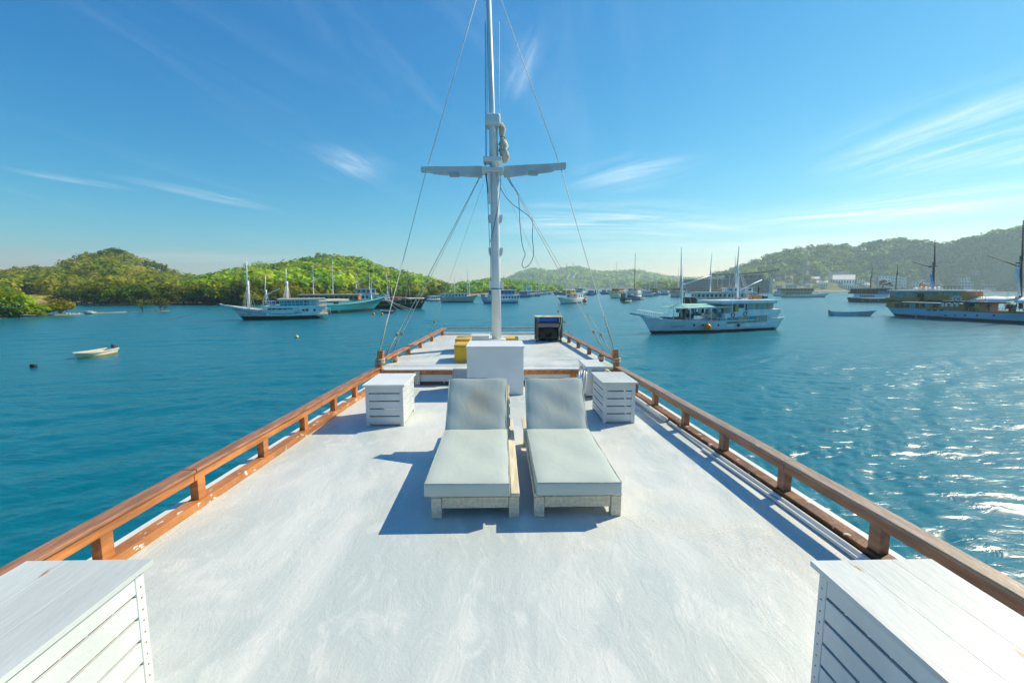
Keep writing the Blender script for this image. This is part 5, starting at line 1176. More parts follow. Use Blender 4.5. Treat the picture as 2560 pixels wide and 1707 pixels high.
# ------------------------------------------------------------------ hills and shore
def ramp_px(pts, x): return float(np.interp(x, [p[0] for p in pts], [p[1] for p in pts]))
def az_el(px, py):
    d = ray(px, py); h = math.hypot(d.x, d.y); return Vector((d.x / h, d.y / h, 0)), d.z / h
_rs = np.random.RandomState(17); _PH = _rs.uniform(0, 6.28, (8, 2)); _FR = _rs.uniform(.6, 1.4, (8, 2))
def fnoise(u, v):
    return sum(math.sin(u * _FR[i][0] * (1.9 ** (i % 4)) + _PH[i][0]) * math.sin(v * _FR[i][1] * (1.9 ** (i % 4)) + _PH[i][1] + u * .3) / (1.5 ** (i % 4)) for i in range(8)) / 3.2
def ground_mat():
    m, nt, N, L, B = nodes_of('hill_ground'); at = N.new('ShaderNodeVertexColor'); at.layer_name = 'ground'
    tc = N.new('ShaderNodeTexCoord'); n = N.new('ShaderNodeTexNoise'); n.inputs['Scale'].default_value = .25; n.inputs['Detail'].default_value = 8; L.new(tc.outputs['Object'], n.inputs['Vector'])
    mr = N.new('ShaderNodeMapRange'); mr.inputs['From Min'].default_value = .3; mr.inputs['From Max'].default_value = .7; mr.inputs['To Min'].default_value = .6; mr.inputs['To Max'].default_value = 1.35; L.new(n.outputs[0], mr.inputs['Value'])
    vm = N.new('ShaderNodeVectorMath'); vm.operation = 'SCALE'; L.new(at.outputs[0], vm.inputs[0]); L.new(mr.outputs[0], vm.inputs['Scale'])
    L.new(vm.outputs[0], B.inputs['Base Color']); B.inputs['Roughness'].default_value = .95; B.inputs['Specular IOR Level'].default_value = .1
    return m
GROUND = ground_mat()
def foliage_mat():
    m, nt, N, L, B = nodes_of('foliage'); at = N.new('ShaderNodeVertexColor'); at.layer_name = 'leaf'
    oi = N.new('ShaderNodeObjectInfo')
    hs = N.new('ShaderNodeHueSaturation'); L.new(at.outputs[0], hs.inputs['Color'])
    mr = N.new('ShaderNodeMapRange'); mr.inputs['To Min'].default_value = .65; mr.inputs['To Max'].default_value = 1.35; L.new(oi.outputs['Random'], mr.inputs['Value']); L.new(mr.outputs[0], hs.inputs['Value'])
    mr2 = N.new('ShaderNodeMapRange'); mr2.inputs['To Min'].default_value = .475; mr2.inputs['To Max'].default_value = .52; L.new(oi.outputs['Random'], mr2.inputs['Value']); L.new(mr2.outputs[0], hs.inputs['Hue'])
    df = N.new('ShaderNodeBsdfDiffuse'); tr = N.new('ShaderNodeBsdfTranslucent'); ty = N.new('ShaderNodeVectorMath'); ty.operation = 'MULTIPLY'; ty.inputs[1].default_value = (1.15, 1.25, .7); L.new(hs.outputs[0], ty.inputs[0]); mx = N.new('ShaderNodeMixShader'); mx.inputs[0].default_value = .5
    L.new(hs.outputs[0], df.inputs[0]); L.new(ty.outputs[0], tr.inputs[0]); L.new(df.outputs[0], mx.inputs[1]); L.new(tr.outputs[0], mx.inputs[2])
    L.new(mx.outputs[0], nt.nodes['Material Output'].inputs[0]); N.remove(B)
    return m
FOL = foliage_mat()
def quads_mesh(name, V, cols):
    """V: (n,4,3) quads, cols: (n,3)"""
    n = len(V); me = bpy.data.meshes.new(name)
    me.vertices.add(n * 4); me.vertices.foreach_set('co', V.reshape(-1).astype(np.float32))
    me.loops.add(n * 4); me.loops.foreach_set('vertex_index', np.arange(n * 4))
    me.polygons.add(n); me.polygons.foreach_set('loop_start', np.arange(n) * 4)
    me.update(calc_edges=True)
    ca = me.color_attributes.new('leaf', 'FLOAT_COLOR', 'POINT')
    c4 = np.ones((n * 4, 4), np.float32); c4[:, :3] = np.repeat(cols, 4, axis=0); ca.data.foreach_set('color', c4.ravel())
    me.materials.append(FOL)
    return me
def leaf_cloud(rng, P, Rd, K, cols, flat=.75, leaf=.20, jit=.65, shell=.45):
    """crowns of K leaf clumps at points P (T,3), radii Rd (T,), colours (T,3); returns quads, colours"""
    T = len(P)
    th = rng.uniform(0, 2 * np.pi, (T, K)); u = rng.uniform(-.45, 1, (T, K)); c = np.sqrt(1 - u * u)
    d = np.stack([c * np.cos(th), c * np.sin(th), u], -1)
    ph = rng.uniform(0, 6.28, (T, 3, 1)); lob = 1 + .22 * np.sin(3 * th + ph[:, 0]) * c + .18 * np.sin(5 * u + ph[:, 1]) * np.sin(2 * th + ph[:, 2])
    r = Rd[:, None] * lob * (1 - shell * rng.uniform(0, 1, (T, K)) ** 1.6)
    pos = P[:, None, :] + d * r[..., None] * np.array([1, 1, flat])
    nrm = d + np.array([0, 0, .55]) + rng.normal(0, jit * .8, d.shape); nrm /= np.linalg.norm(nrm, axis=-1, keepdims=True)
    a = np.cross(nrm, rng.normal(0, 1, d.shape)); a /= np.linalg.norm(a, axis=-1, keepdims=True); b_ = np.cross(nrm, a)
    sz = Rd[:, None] * leaf * rng.uniform(.6, 1.45, (T, K))
    a = a * sz[..., None]; b_ = b_ * sz[..., None] * .8
    Q = np.stack([pos - a - b_ * .4, pos + b_, pos + a - b_ * .3, pos - b_ * .9], 2)
    C = cols[:, None, :] * rng.uniform(.72, 1.3, (T, K, 1))
    return Q.reshape(-1, 4, 3), C.reshape(-1, 3)

class Hill:
    def __init__(s, name, label, shore, ridge, rr, tree_h, power=1.25, nx=90, ns=26, cols=((0.12, 0.135, 0.03), (0.22, 0.20, 0.05)), soil=None, rough=.10, seed=0, lo=0.6):
        s.shore, s.ridge, s.rr, s.th, s.p, s.rough, s.seed = shore, ridge, rr, tree_h, power, rough, seed
        s.x0, s.x1 = ridge[0][0], ridge[-1][0]; s.soil = soil; s.lo = lo
        vs = []; col = []; rows = ns + 8
        for i in range(nx + 1):
            px = s.x0 + (s.x1 - s.x0) * i / nx
            for j in range(rows + 1):
                sv = j / ns; p = s.pt(px, sv); vs.append(p)
                g = min(1, max(0, .5 + .9 * fnoise(px * .02 + seed, sv * 9 + seed))); c = [cols[0][k] * (1 - g) + cols[1][k] * g for k in range(3)]
                if p.z < 1.1: c = [.34, .27, .18]
                if soil and soil(px, sv): c = list(soil(px, sv))
                col.append((*c, 1))
        fs = [(i * (rows + 1) + j, (i + 1) * (rows + 1) + j, (i + 1) * (rows + 1) + j + 1, i * (rows + 1) + j + 1) for i in range(nx) for j in range(rows)]
        me = bpy.data.meshes.new(name); me.from_pydata(vs, [], fs); me.update()
        ca = me.color_attributes.new('ground', 'FLOAT_COLOR', 'POINT'); ca.data.foreach_set('color', np.array(col, np.float32).ravel()); me.materials.append(GROUND)
        for p in me.polygons: p.use_smooth = True
        o = bpy.data.objects.new(name, me); COL.objects.link(o); o['kind'] = 'structure'; o['label'] = label
    def rng_(s, px):
        dh, _ = az_el(px, 718); q = on_z(px, ramp_px(s.shore, px), 0); return dh, (q - CAM).xy.length, ramp_px(s.rr, px)
    def pt(s, px, sv):
        dh, r0, r1 = s.rng_(px); _, te = az_el(px, ramp_px(s.ridge, px)); zr = max(CAM.z + r1 * te - s.th, .4)
        if sv <= 1:
            e = min(1, max(0, sv)); z = zr * (e ** s.p) + s.rough * zr * fnoise(px * .03 + s.seed * 3, sv * 7) * math.sin(math.pi * e) + s.lo * min(1, e * 12) - .35
            r = r0 + (r1 - r0) * sv
        else:
            e = sv - 1; r = r1 + (r1 - r0) * e * 3; z = zr + s.lo - .35 - (zr + 3) * min(1, (e / .3)) ** 1.5
        q = CAM + dh * r; return Vector((q.x, q.y, z))
    def hit(s, px, py):
        _, te = az_el(px, py); best = None
        for k in range(0, 101):
            p = s.pt(px, k / 100); r = (p - CAM).xy.length; d = p.z - (CAM.z + r * te)
            if d >= 0: return p
        return s.pt(px, 1)
    def forest(s, n, size, K, palette, seed, label, s0=.04, keep=None, flat=.75, leaf=.2, tall=.75):
        rng = np.random.default_rng(seed); P = []; Rd = []; C = []; k = 0
        while len(P) < n and k < n * 6:
            k += 1; px = rng.uniform(s.x0, s.x1); sv = s0 + (1.03 - s0) * rng.uniform() ** .8
            dens = fnoise(px * .025 + seed, sv * 8)
            if dens < (-.34 if s.th < 10 else -.6) and rng.uniform() < .8: continue
            if keep and not keep(px, sv): continue
            p = s.pt(px, sv)
            if p.z < .35: continue
            r = rng.uniform(*size) / 2 * (1.15 if rng.uniform() < .1 else 1)
            P.append((p.x, p.y, p.z + r * tall)); Rd.append(r)
            w = palette[min(len(palette) - 1, int(max(0, min(.999, .5 + .6 * fnoise(px * .05 + 9, sv * 12 + seed) + rng.normal(0, .22))) * len(palette)))]
            C.append(np.array(w) * rng.uniform(.75, 1.25))
        Q, CC = leaf_cloud(rng, np.array(P), np.array(Rd), K, np.array(C), flat, leaf)
        o = bpy.data.objects.new('forest', quads_mesh('forest', Q, CC)); COL.objects.link(o); tag(o, label, 'forest', None, 'stuff')

def dd(*pts): return [(x * 1.0884, y * 1.0884) for x, y in pts]
OLIVE = [(.21, .31, .032), (.34, .43, .045), (.42, .44, .08), (.27, .37, .036), (.52, .55, .05)]
LUSH = [(.12, .20, .018), (.25, .35, .024), (.35, .42, .028), (.17, .27, .020), (.40, .45, .034), (.32, .31, .06)]
DEEP = [(.15, .28, .065), (.24, .40, .08), (.35, .50, .10), (.11, .21, .06)]
def soilA(px, sv):
    if px < 190 and .03 < sv < .30:
        g = fnoise(px * .05, sv * 30)
        if sv < .085: return (.50, .40, .26)
        if g > .12: return (.50, .24, .08)
        if g > -.25: return (.36, .33, .06)
        return (.22, .24, .05)
    if px > 300 and px < 430 and .62 < sv < .95: return (.20, .20, .035)
    return None
SH_A = [(-1200, 775), (-300, 770), (73, 764), (163, 762), (223, 764), (272, 765.5), (408, 764), (560, 763)]
RG_A = [(-1200, 560), (-500, 600), (-150, 655)] + dd((0, 624), (60, 621), (140, 612), (185, 592), (240, 581), (270, 579), (300, 585), (340, 598), (380, 612), (420, 628), (450, 636), (500, 648), (540, 660))
hill_d = Hill('hill_far_left', 'low distant ridge between the two left hills', [(430, 738), (800, 736)], dd((400, 655), (480, 636), (560, 612), (600, 603), (640, 610), (700, 640), (735, 668)), [(400, 820), (800, 820)], 6, 1.2, 40, 12, seed=4)
hill_d.forest(420, (8, 12), 36, DEEP, 5, 'bluish trees covering the low distant ridge')
hill_a = Hill('hill_left', 'rounded green hill on the left', SH_A, RG_A, [(-1200, 520), (0, 430), (600, 430)], 4.5, 1.35, 110, 30, soil=soilA, seed=1, rough=.12)
hill_a.forest(2600, (3.4, 9.0), 62, OLIVE, 6, 'olive green trees and scrub covering the rounded left hill', .012, lambda px, sv: not (px < 185 and .03 < sv < .25) and not (295 < px < 430 and .62 < sv < .95 and random.random() < .7))
SH_B = [(470, 762), (640, 763), (760, 757), (900, 752), (1000, 748), (1120, 744)]
RG_B = dd((440, 664), (480, 644), (520, 628), (560, 624), (600, 618), (640, 612), (700, 600), (740, 592), (780, 592), (830, 598), (860, 610), (900, 620), (950, 632), (990, 645), (1020, 660), (1040, 668))
hill_b = Hill('hill_centre_left', 'leafy hill behind the moored boats left of the mast', SH_B, RG_B, [(470, 330), (760, 330), (1120, 420)], 5.5, 1.05, 90, 26, ((.12, .13, .03), (.24, .20, .07)), seed=2)
hill_b.forest(2000, (3.8, 11.0), 84, LUSH, 7, 'sunlit leafy trees covering the hill behind the left boats', .008)
SH_C = [(1050, 743), (1200, 740), (1300, 738), (1420, 734)]
hill_c = Hill('hill_point', 'low wooded point behind the mast', SH_C, dd((990, 672), (1030, 658), (1060, 652), (1100, 645), (1130, 638), (1165, 641), (1200, 645), (1250, 655), (1280, 668), (1290, 672)), [(1050, 430), (1420, 520)], 6, 1.0, 50, 14, seed=3)
hill_c.forest(800, (6, 10), 56, LUSH[:4] + DEEP, 8, 'trees covering the low wooded point behind the mast', .03)
hill_e = Hill('hill_far_centre', 'hazy far hills across the harbour', [(1150, 723.5), (2000, 723.5)], dd((1100, 668), (1165, 640), (1190, 628), (1225, 617), (1260, 622), (1300, 616), (1330, 612), (1370, 625), (1420, 623), (1460, 621), (1500, 630), (1540, 636), (1580, 640), (1620, 638), (1760, 640)), [(1150, 1750), (2000, 1750)], 6, 1.1, 90, 24, ((.08, .14, .06), (.15, .20, .085)), seed=5, rough=.2)
hill_e.forest(2600, (11, 19), 26, DEEP, 9, 'hazy trees covering the far hills across the harbour', .03, None, .75, .28)
SH_F = [(1660, 730), (1800, 729.5), (2000, 728.5), (2300, 727.5), (3600, 727)]
RG_F = dd((1500, 668), (1560, 652), (1600, 645), (1640, 628), (1700, 607), (1750, 590), (1790, 574), (1830, 564), (1880, 563), (1930, 557), (1980, 560), (2000, 550), (2060, 547), (2100, 553), (2140, 553), (2200, 548), (2240, 538), (2290, 527), (2352, 517), (2500, 500), (2800, 480), (3300, 500))
hill_f = Hill('hill_right', 'tall wooded hill behind the town on the right', SH_F, RG_F, [(1600, 900), (2000, 960), (3600, 980)], 11, 1.45, 120, 30, ((.11, .14, .045), (.20, .22, .08)), seed=6, rough=.14)
hill_g = Hill('hill_knoll', 'small wooded knoll on the far shore left of the hotel', [(1560, 728), (1740, 728)], C4(1200, 385) and [C4(1190, 392), C4(1260, 340), C4(1340, 290), C4(1430, 265), C4(1530, 250), C4(1640, 262), C4(1800, 300), C4(1900, 380)], [(1560, 800), (1740, 800)], 7, 1.0, 24, 10, seed=8)
hill_g.forest(240, (10, 16), 50, DEEP, 12, 'dark trees covering the small knoll left of the hotel', .02)

# sandbar with rubble
def sandbar():
    pts = [(-400, 812), (-150, 804), (0, 797.5), (54, 793), (152, 788.5), (231, 784.5), (330, 780.5), (425, 777.5)]; wd = [14, 12, 9, 6.5, 4.2, 2.6, 1.8, .5]
    n = 60; vs = []; col = []; m = 6
    for i in range(n + 1):
        px = -400 + 825 * i / n; q = on_z(px, ramp_px(pts, px), 0); dh = (q - CAM); dh.z = 0; dh.normalize(); w = float(np.interp(px, [p[0] for p in pts], wd))
        for j in range(m + 1):
            t = j / m; z = -.15 + (.25 + .03 * w) * math.sin(math.pi * t) + .07 * fnoise(px * .3, t * 7); p = q + dh * w * t; vs.append((p.x, p.y, z)); g = .8 + .4 * fnoise(px * .4, t * 9); col.append((.36 * g, .27 * g, .16 * g, 1))
    me = bpy.data.meshes.new('sandbar'); me.from_pydata(vs, [], [(i * (m + 1) + j, (i + 1) * (m + 1) + j, (i + 1) * (m + 1) + j + 1, i * (m + 1) + j + 1) for i in range(n) for j in range(m)]); me.update()
    ca = me.color_attributes.new('ground', 'FLOAT_COLOR', 'POINT'); ca.data.foreach_set('color', np.array(col, np.float32).ravel()); me.materials.append(GROUND)
    o = bpy.data.objects.new('sandbar', me); COL.objects.link(o); o['kind'] = 'structure'; o['label'] = 'thin sandbar reaching into the water at the left'
    rg = random.Random(8); f = MB()
    for k in range(150):
        px = rg.uniform(-40, 240); q = on_z(px, ramp_px(pts, px), 0); dh = (q - CAM); dh.z = 0; dh.normalize(); w = float(np.interp(px, [p[0] for p in pts], wd)); p = q + dh * w * rg.uniform(.2, .7)
        s_ = rg.uniform(.06, .22); f.box((p.x, p.y, .16 + s_ * .3), (s_ * rg.uniform(1, 3), s_, s_ * .7), rg.uniform(0, 3), rg.uniform(-.4, .4), rg.uniform(-.4, .4))
    o = f.build('rubble', mat('bleached_rubble', (.46, .42, .36), .8, .4, 2.0)); tag(o, 'bleached rubble and driftwood strewn along the sandbar', 'rubble', None, 'stuff')
    return pts
SB = sandbar()
o = empty('covered_skiff', on_z(222, 783.5, .1)); tag(o, 'small grey tarpaulin covered heap on the sandbar', 'heap')
MB().lathe((0, 0, 0), [(.95, 0), (.9, .25), (.65, .48), (.2, .58)], 10).build('cover', mat('grey_tarp', (.34, .38, .38), .6, .3, 2, .05, 3), o).scale = (1.25, .7, 1)
MB().torus((0, 0, .08), .95, .05, 'z', 16, 5).build('hem', B_GREY, o).scale = (1.26, .72, 1)

# ------------------------------------------------------------------ single trees
BARK = mat('bark', (.10, .075, .05), .9, .3, 3, .03, 6)
def tree_proto(seed, flat, spread, limbs, K, col, trunk_h=.45):
    """unit tree about 1 m tall: (trunk mesh, crown mesh)"""
    rng = np.random.default_rng(seed); rg = random.Random(seed); f = MB()
    f.tube([(0, 0, -.03), (rg.uniform(-.02, .02), rg.uniform(-.02, .02), trunk_h * .6), (rg.uniform(-.04, .04), rg.uniform(-.04, .04), trunk_h)], [.035, .025, .018], 6)
    P = []; Rd = []
    for k in range(limbs):
        a = 6.28 * k / limbs + rg.uniform(-.4, .4); q = spread * rg.uniform(.25, .62); z = trunk_h + (1 - trunk_h) * rg.uniform(.02, .72)
        tip = (math.cos(a) * q, math.sin(a) * q, z); f.tube([(0, 0, trunk_h * rg.uniform(.55, .95)), (tip[0] * .5, tip[1] * .5, trunk_h + (z - trunk_h) * .4), tip], [.016, .011, .005], 5)
        P.append(tip); Rd.append(spread * rg.uniform(.30, .46))
    P.append((0, 0, .80)); Rd.append(spread * .42)
    Q, C = leaf_cloud(rng, np.array(P), np.array(Rd), K, np.tile(np.array(col), (len(P), 1)) * rng.uniform(.7, 1.25, (len(P), 1)), flat, .17, .7, .5)
    me = f.mesh('trunk'); me.materials.append(BARK)
    return me, quads_mesh('crown', Q, C)
PROTOS = [tree_proto(1, .75, .55, 8, 80, (.22, .27, .026), .14), tree_proto(2, .7, .65, 9, 75, (.16, .21, .02), .14), tree_proto(3, .85, .45, 7, 80, (.27, .29, .03), .16), tree_proto(4, .55, .80, 9, 75, (.14, .19, .02), .22), tree_proto(5, .8, .5, 8, 80, (.24, .22, .05), .16)]
BUSHY = [tree_proto(11, .8, .75, 10, 110, (.30, .40, .018), .12), tree_proto(12, .7, .85, 10, 110, (.38, .38, .022), .14)]
def plant_tree(p, h, proto, label, group, name='tree', sx=1.0):
    t = empty(name, p, random.uniform(0, 6.28)); tag(t, label, 'tree', group); t.scale = (h * sx, h * sx, h)
    for nm, me in (('trunk', proto[0]), ('crown', proto[1])):
        o = bpy.data.objects.new(nm, me); COL.objects.link(o); o.parent = t
    return t
random.seed(21)
plant_tree(on_z(18, 795.5, .05) + Vector((-.5, 2.5, 0)), 4.4, BUSHY[0], 'big bright green mangrove at the root of the sandbar', None, 'mangrove', 1.15)
plant_tree(on_z(-45, 797.5, .05) + Vector((-2, 3, 0)), 5.4, BUSHY[0], 'bright mangrove cut by the left picture edge', None, 'mangrove', 1.1)
plant_tree(on_z(68, 792.5, .05) + Vector((0, 2, 0)), 2.4, BUSHY[0], 'small low mangrove right beside the big bright one', None, 'mangrove', 1.3)
plant_tree(on_z(137, 787.5, .05) + Vector((0, 1.2, 0)), 3.2, BUSHY[1], 'single rounded yellow green mangrove on the sandbar', None, 'mangrove', 1.25)
spr = tree_proto(15, .6, .8, 6, 14, (.14, .13, .03), .35)
for px, h, lab in ((351, 2.9, 'sparse little mangrove standing in water near the tip of the sandbar'), (397, 3.4, 'sparse mangrove with bare branches beyond the tip of the sandbar'), (409, 2.6, 'smallest sparse mangrove close to the bare branched one')):
    plant_tree(on_z(px, ramp_px(SB, px), 0) + Vector((0, .6, -.1)), h, spr, lab, None, 'mangrove')
G1 = 'trees in the row along the left shore'
for px in np.arange(-30, 470, 10.0):
    if 20 < px < 175 and random.random() < .9: continue
    p = hill_a.pt(px + random.uniform(-4, 4), random.uniform(.015, .07)); plant_tree(p, random.uniform(4.2, 7.0), random.choice(PROTOS), 'leafy tree in the shore row at the foot of the rounded left hill', 'trees at the foot of the left hill')
for px in np.arange(470, 1110, 8.0):
    p = hill_b.pt(px + random.uniform(-4, 4), random.uniform(.0, .05) + .01); plant_tree(p, random.uniform(4.5, 8.0), random.choice(PROTOS[:3] + BUSHY[1:]), 'leafy tree in the shore row behind the moored left boats', 'trees behind the left boats')
for px, h in zip(dd(*[(x, 0) for x in (735, 750, 762, 781, 800, 812, 830, 838, 870, 890, 905, 930, 948)]), (11, 10, 9, 9, 8, 9, 8, 8, 7, 8, 9, 8, 9)):
    p = hill_b.pt(px[0], .96); plant_tree(p, h * .92, PROTOS[2] if h < 9 else PROTOS[0], 'taller tree standing out on the ridge of the hill behind the left boats', 'ridge trees of the leafy hill', sx=.8)
for px in (280, 292, 303, 315, 330, 96): plant_tree(hill_a.pt(px, .985), random.uniform(6, 8), PROTOS[1], 'dark tree standing out on the crest of the rounded left hill', 'crest trees of the left hill')

# ------------------------------------------------------------------ town below the right hill
T_WALL = [plain('wall_white', (.82, .82, .80)), plain('wall_grey', (.55, .57, .58)), plain('wall_cream', (.74, .66, .52)), plain('wall_blue', (.30, .46, .64))]
T_ROOF = [plain('roof_grey', (.58, .60, .62)), plain('roof_dark', (.09, .11, .14)), plain('roof_orange', (.50, .30, .12)), plain('roof_white', (.82, .81, .78))]
T_WIN = mat('house_window', (.06, .08, .10), .25, .2)
CLEAR = []
def house(p0, p1, wall, roof, kind, label, floors=2, cols=4, depth=10, name='house', hillobj=None, r=None):
    """p0: left top of the wall, p1: right bottom, both photograph pixels"""
    CLEAR.append((p0[0], p1[0], p0[1], p1[1]))
    mx = (p0[0] + p1[0]) / 2; hb = (hillobj or hill_f).hit(mx, p1[1]) if r is None else at_dist(mx, p1[1], r)
    rr = (hb - CAM).xy.length; a, c = at_dist(p0[0], p1[1], rr), at_dist(p1[0], p1[1], rr); top = at_dist(mx, p0[1], rr).z
    w = (c - a).xy.length; h = top - hb.z; u = (c - a); rz = math.atan2(u.y, u.x)
    t = empty(name, ((a.x + c.x) / 2, (a.y + c.y) / 2, hb.z), rz); tag(t, label, 'house' if name == 'house' else name.replace('_', ' '))
    MB().box2((-w / 2, 0, -3), (w / 2, depth, h)).build('wall', wall, t)
    if kind == 'flat': MB().box2((-w / 2 - .4, -.6, h + .001), (w / 2 + .4, depth + .4, h + .45)).build('roof', roof, t)
    elif kind == 'gable': MB().prism([(-w / 2 - .6, -.8, h + .001), (-w / 2 - .6, depth + .6, h + .001), (-w / 2 - .6, depth / 2, h + .28 * depth)], (w + 1.2, 0, 0)).build('roof', roof, t)
    else: MB().add([(-w / 2 - .8, -.8, h), (w / 2 + .8, -.8, h), (w / 2 + .8, depth + .8, h), (-w / 2 - .8, depth + .8, h), (0, depth / 2, h + .5 * w)], [(0, 1, 4), (1, 2, 4), (2, 3, 4), (3, 0, 4), (0, 3, 2, 1)]).build('roof', roof, t)
    ww, fh = w / cols * .5, h / floors
    base = None
    for f_ in range(floors):
        for k in range(cols):
            if base is None:
                base = MB().box2((-ww / 2, -.12, -fh * .22), (ww / 2, .05, fh * .22)).build('window', T_WIN, t); base.location = (-w / 2 + w * (k + .5) / cols, 0, fh * (f_ + .52))
            else: inst(base, 'window', t, (-w / 2 + w * (k + .5) / cols, 0, fh * (f_ + .52)))
        if floors > 1 and f_: MB().box2((-w / 2 - .15, -.5, fh * f_ - .12), (w / 2 + .15, -.002, fh * f_ + .12)).build('ledge', wall, t)
    return t
house(C6(645, 565), C6(840, 612), T_WALL[0], T_ROOF[3], 'gable', 'long low hall with pale roof on the shore behind the white ketch', 1, 8, 24, 'hall')
house(C6(630, 500), C6(822, 545), T_WALL[1], T_ROOF[0], 'flat', 'long grey apartment slab on the slope above the pale roofed hall', 3, 12, 14, 'apartment_block')
house(C6(605, 495), C6(631, 582), T_WALL[0], T_ROOF[3], 'flat', 'slim white tower at the left end of the grey apartment slab', 5, 2, 8, 'tower')
house(C6(1050, 535), C6(1160, 625), T_WALL[0], T_ROOF[1], 'flat', 'white three storey house with thin dark roof behind the black boat', 3, 4, 16)
house(C6(1165, 545), C6(1255, 630), T_WALL[1], T_ROOF[3], 'flat', 'grey white block joined to the house with thin dark roof', 3, 3, 16)
house(C6(1180, 520), C6(1232, 548), T_WALL[0], T_ROOF[1], 'pyramid', 'square pavilion with dark pyramid roof above the white blocks', 1, 2, 14)
house(C6(1255, 550), C6(1300, 630), T_WALL[0], T_ROOF[3], 'flat', 'narrow white block right of the pyramid roof', 3, 2, 10)
house(C6(1690, 545), C6(1868, 585), T_WALL[0], T_ROOF[0], 'flat', 'broad pale building above the shore right of the varnished mast', 2, 7, 16)
house(C6(1690, 588), C6(1900, 645), T_WALL[1], T_ROOF[0], 'flat', 'wide grey waterfront building in front of the broad pale one', 2, 8, 16)
house(C6(1930, 572), C6(1993, 605), T_WALL[2], T_ROOF[2], 'gable', 'small house with bright orange tan roof in the town', 1, 3, 12)
house(C6(1998, 545), C6(2150, 605), T_WALL[3], T_ROOF[0], 'flat', 'blue grey two storey building right of the orange roofed house', 2, 6, 14)
house(C6(1900, 608), C6(2100, 650), T_WALL[1], T_ROOF[0], 'flat', 'low grey waterfront shed below the blue building', 1, 8, 14, 'shed')
house(C6(2190, 600), C6(2260, 640), T_WALL[0], T_ROOF[3], 'gable', 'white roofed shed near the right mast', 1, 3, 12, 'shed')
house(C6(1830, 490), C6(1952, 515), T_WALL[1], T_ROOF[0], 'flat', 'pale grey house high in the trees above the town', 2, 5, 12)
house(C6(1575, 500), C6(1650, 516), T_WALL[0], T_ROOF[3], 'pyramid', 'pale pyramid roofed house among trees right of the first dark mast', 1, 3, 14)
house(C6(1875, 448), C6(1925, 462), T_WALL[2], T_ROOF[3], 'gable', 'small house with pale roof highest above the town', 1, 3, 12)
house(C6(800, 275), C6(905, 302), T_WALL[0], T_ROOF[3], 'flat', 'white terraced hotel near the top of the right hill', 3, 8, 14, 'hill_hotel')
house(C6(860, 560), C6(935, 600), T_WALL[0], T_ROOF[2], 'gable', 'white house with tan roof between hall and black boat', 2, 3, 12)
house(C6(440, 560), C6(525, 590), T_WALL[2], T_ROOF[3], 'gable', 'cream house with pale roof behind the white ketch masts', 1, 4, 12)
house(C6(700, 612), C6(875, 650), T_WALL[0], T_ROOF[0], 'flat', 'row of low white waterfront shops left of the black boat', 1, 9, 12, 'shop_row')
house(C6(500, 595), C6(600, 640), T_WALL[2], T_ROOF[0], 'gable', 'low cream waterfront house right of the ketch', 1, 5, 12)
house(C6(1330, 585), C6(1440, 640), T_WALL[2], T_ROOF[3], 'gable', 'cream waterfront house above the stern of the varnished boat', 2, 4, 12)
house(C6(230, 612), C6(330, 648), T_WALL[1], T_ROOF[0], 'flat', 'low grey house behind the white motor boat', 1, 5, 12)
rh = random.Random(33)
for k in range(170):
    x = rh.uniform(1905, 2555); y = 723 - abs(rh.gauss(0, 17)); w_, h_ = rh.uniform(9, 24), rh.uniform(5, 11)
    if any(a - 3 < x + w_ and x < c + 3 and t - 3 < y and y - h_ < e + 3 for a, c, t, e in CLEAR): continue
    house((x, y - h_), (x + w_, y), rh.choice(T_WALL[:3]), rh.choice(T_ROOF), rh.choice(('flat', 'gable', 'gable')), 'small pale house scattered among the trees of the lower right slope', 1 if h_ < 8 else 2, 3, rh.uniform(8, 14))['group'] = 'small houses on the lower right slope'
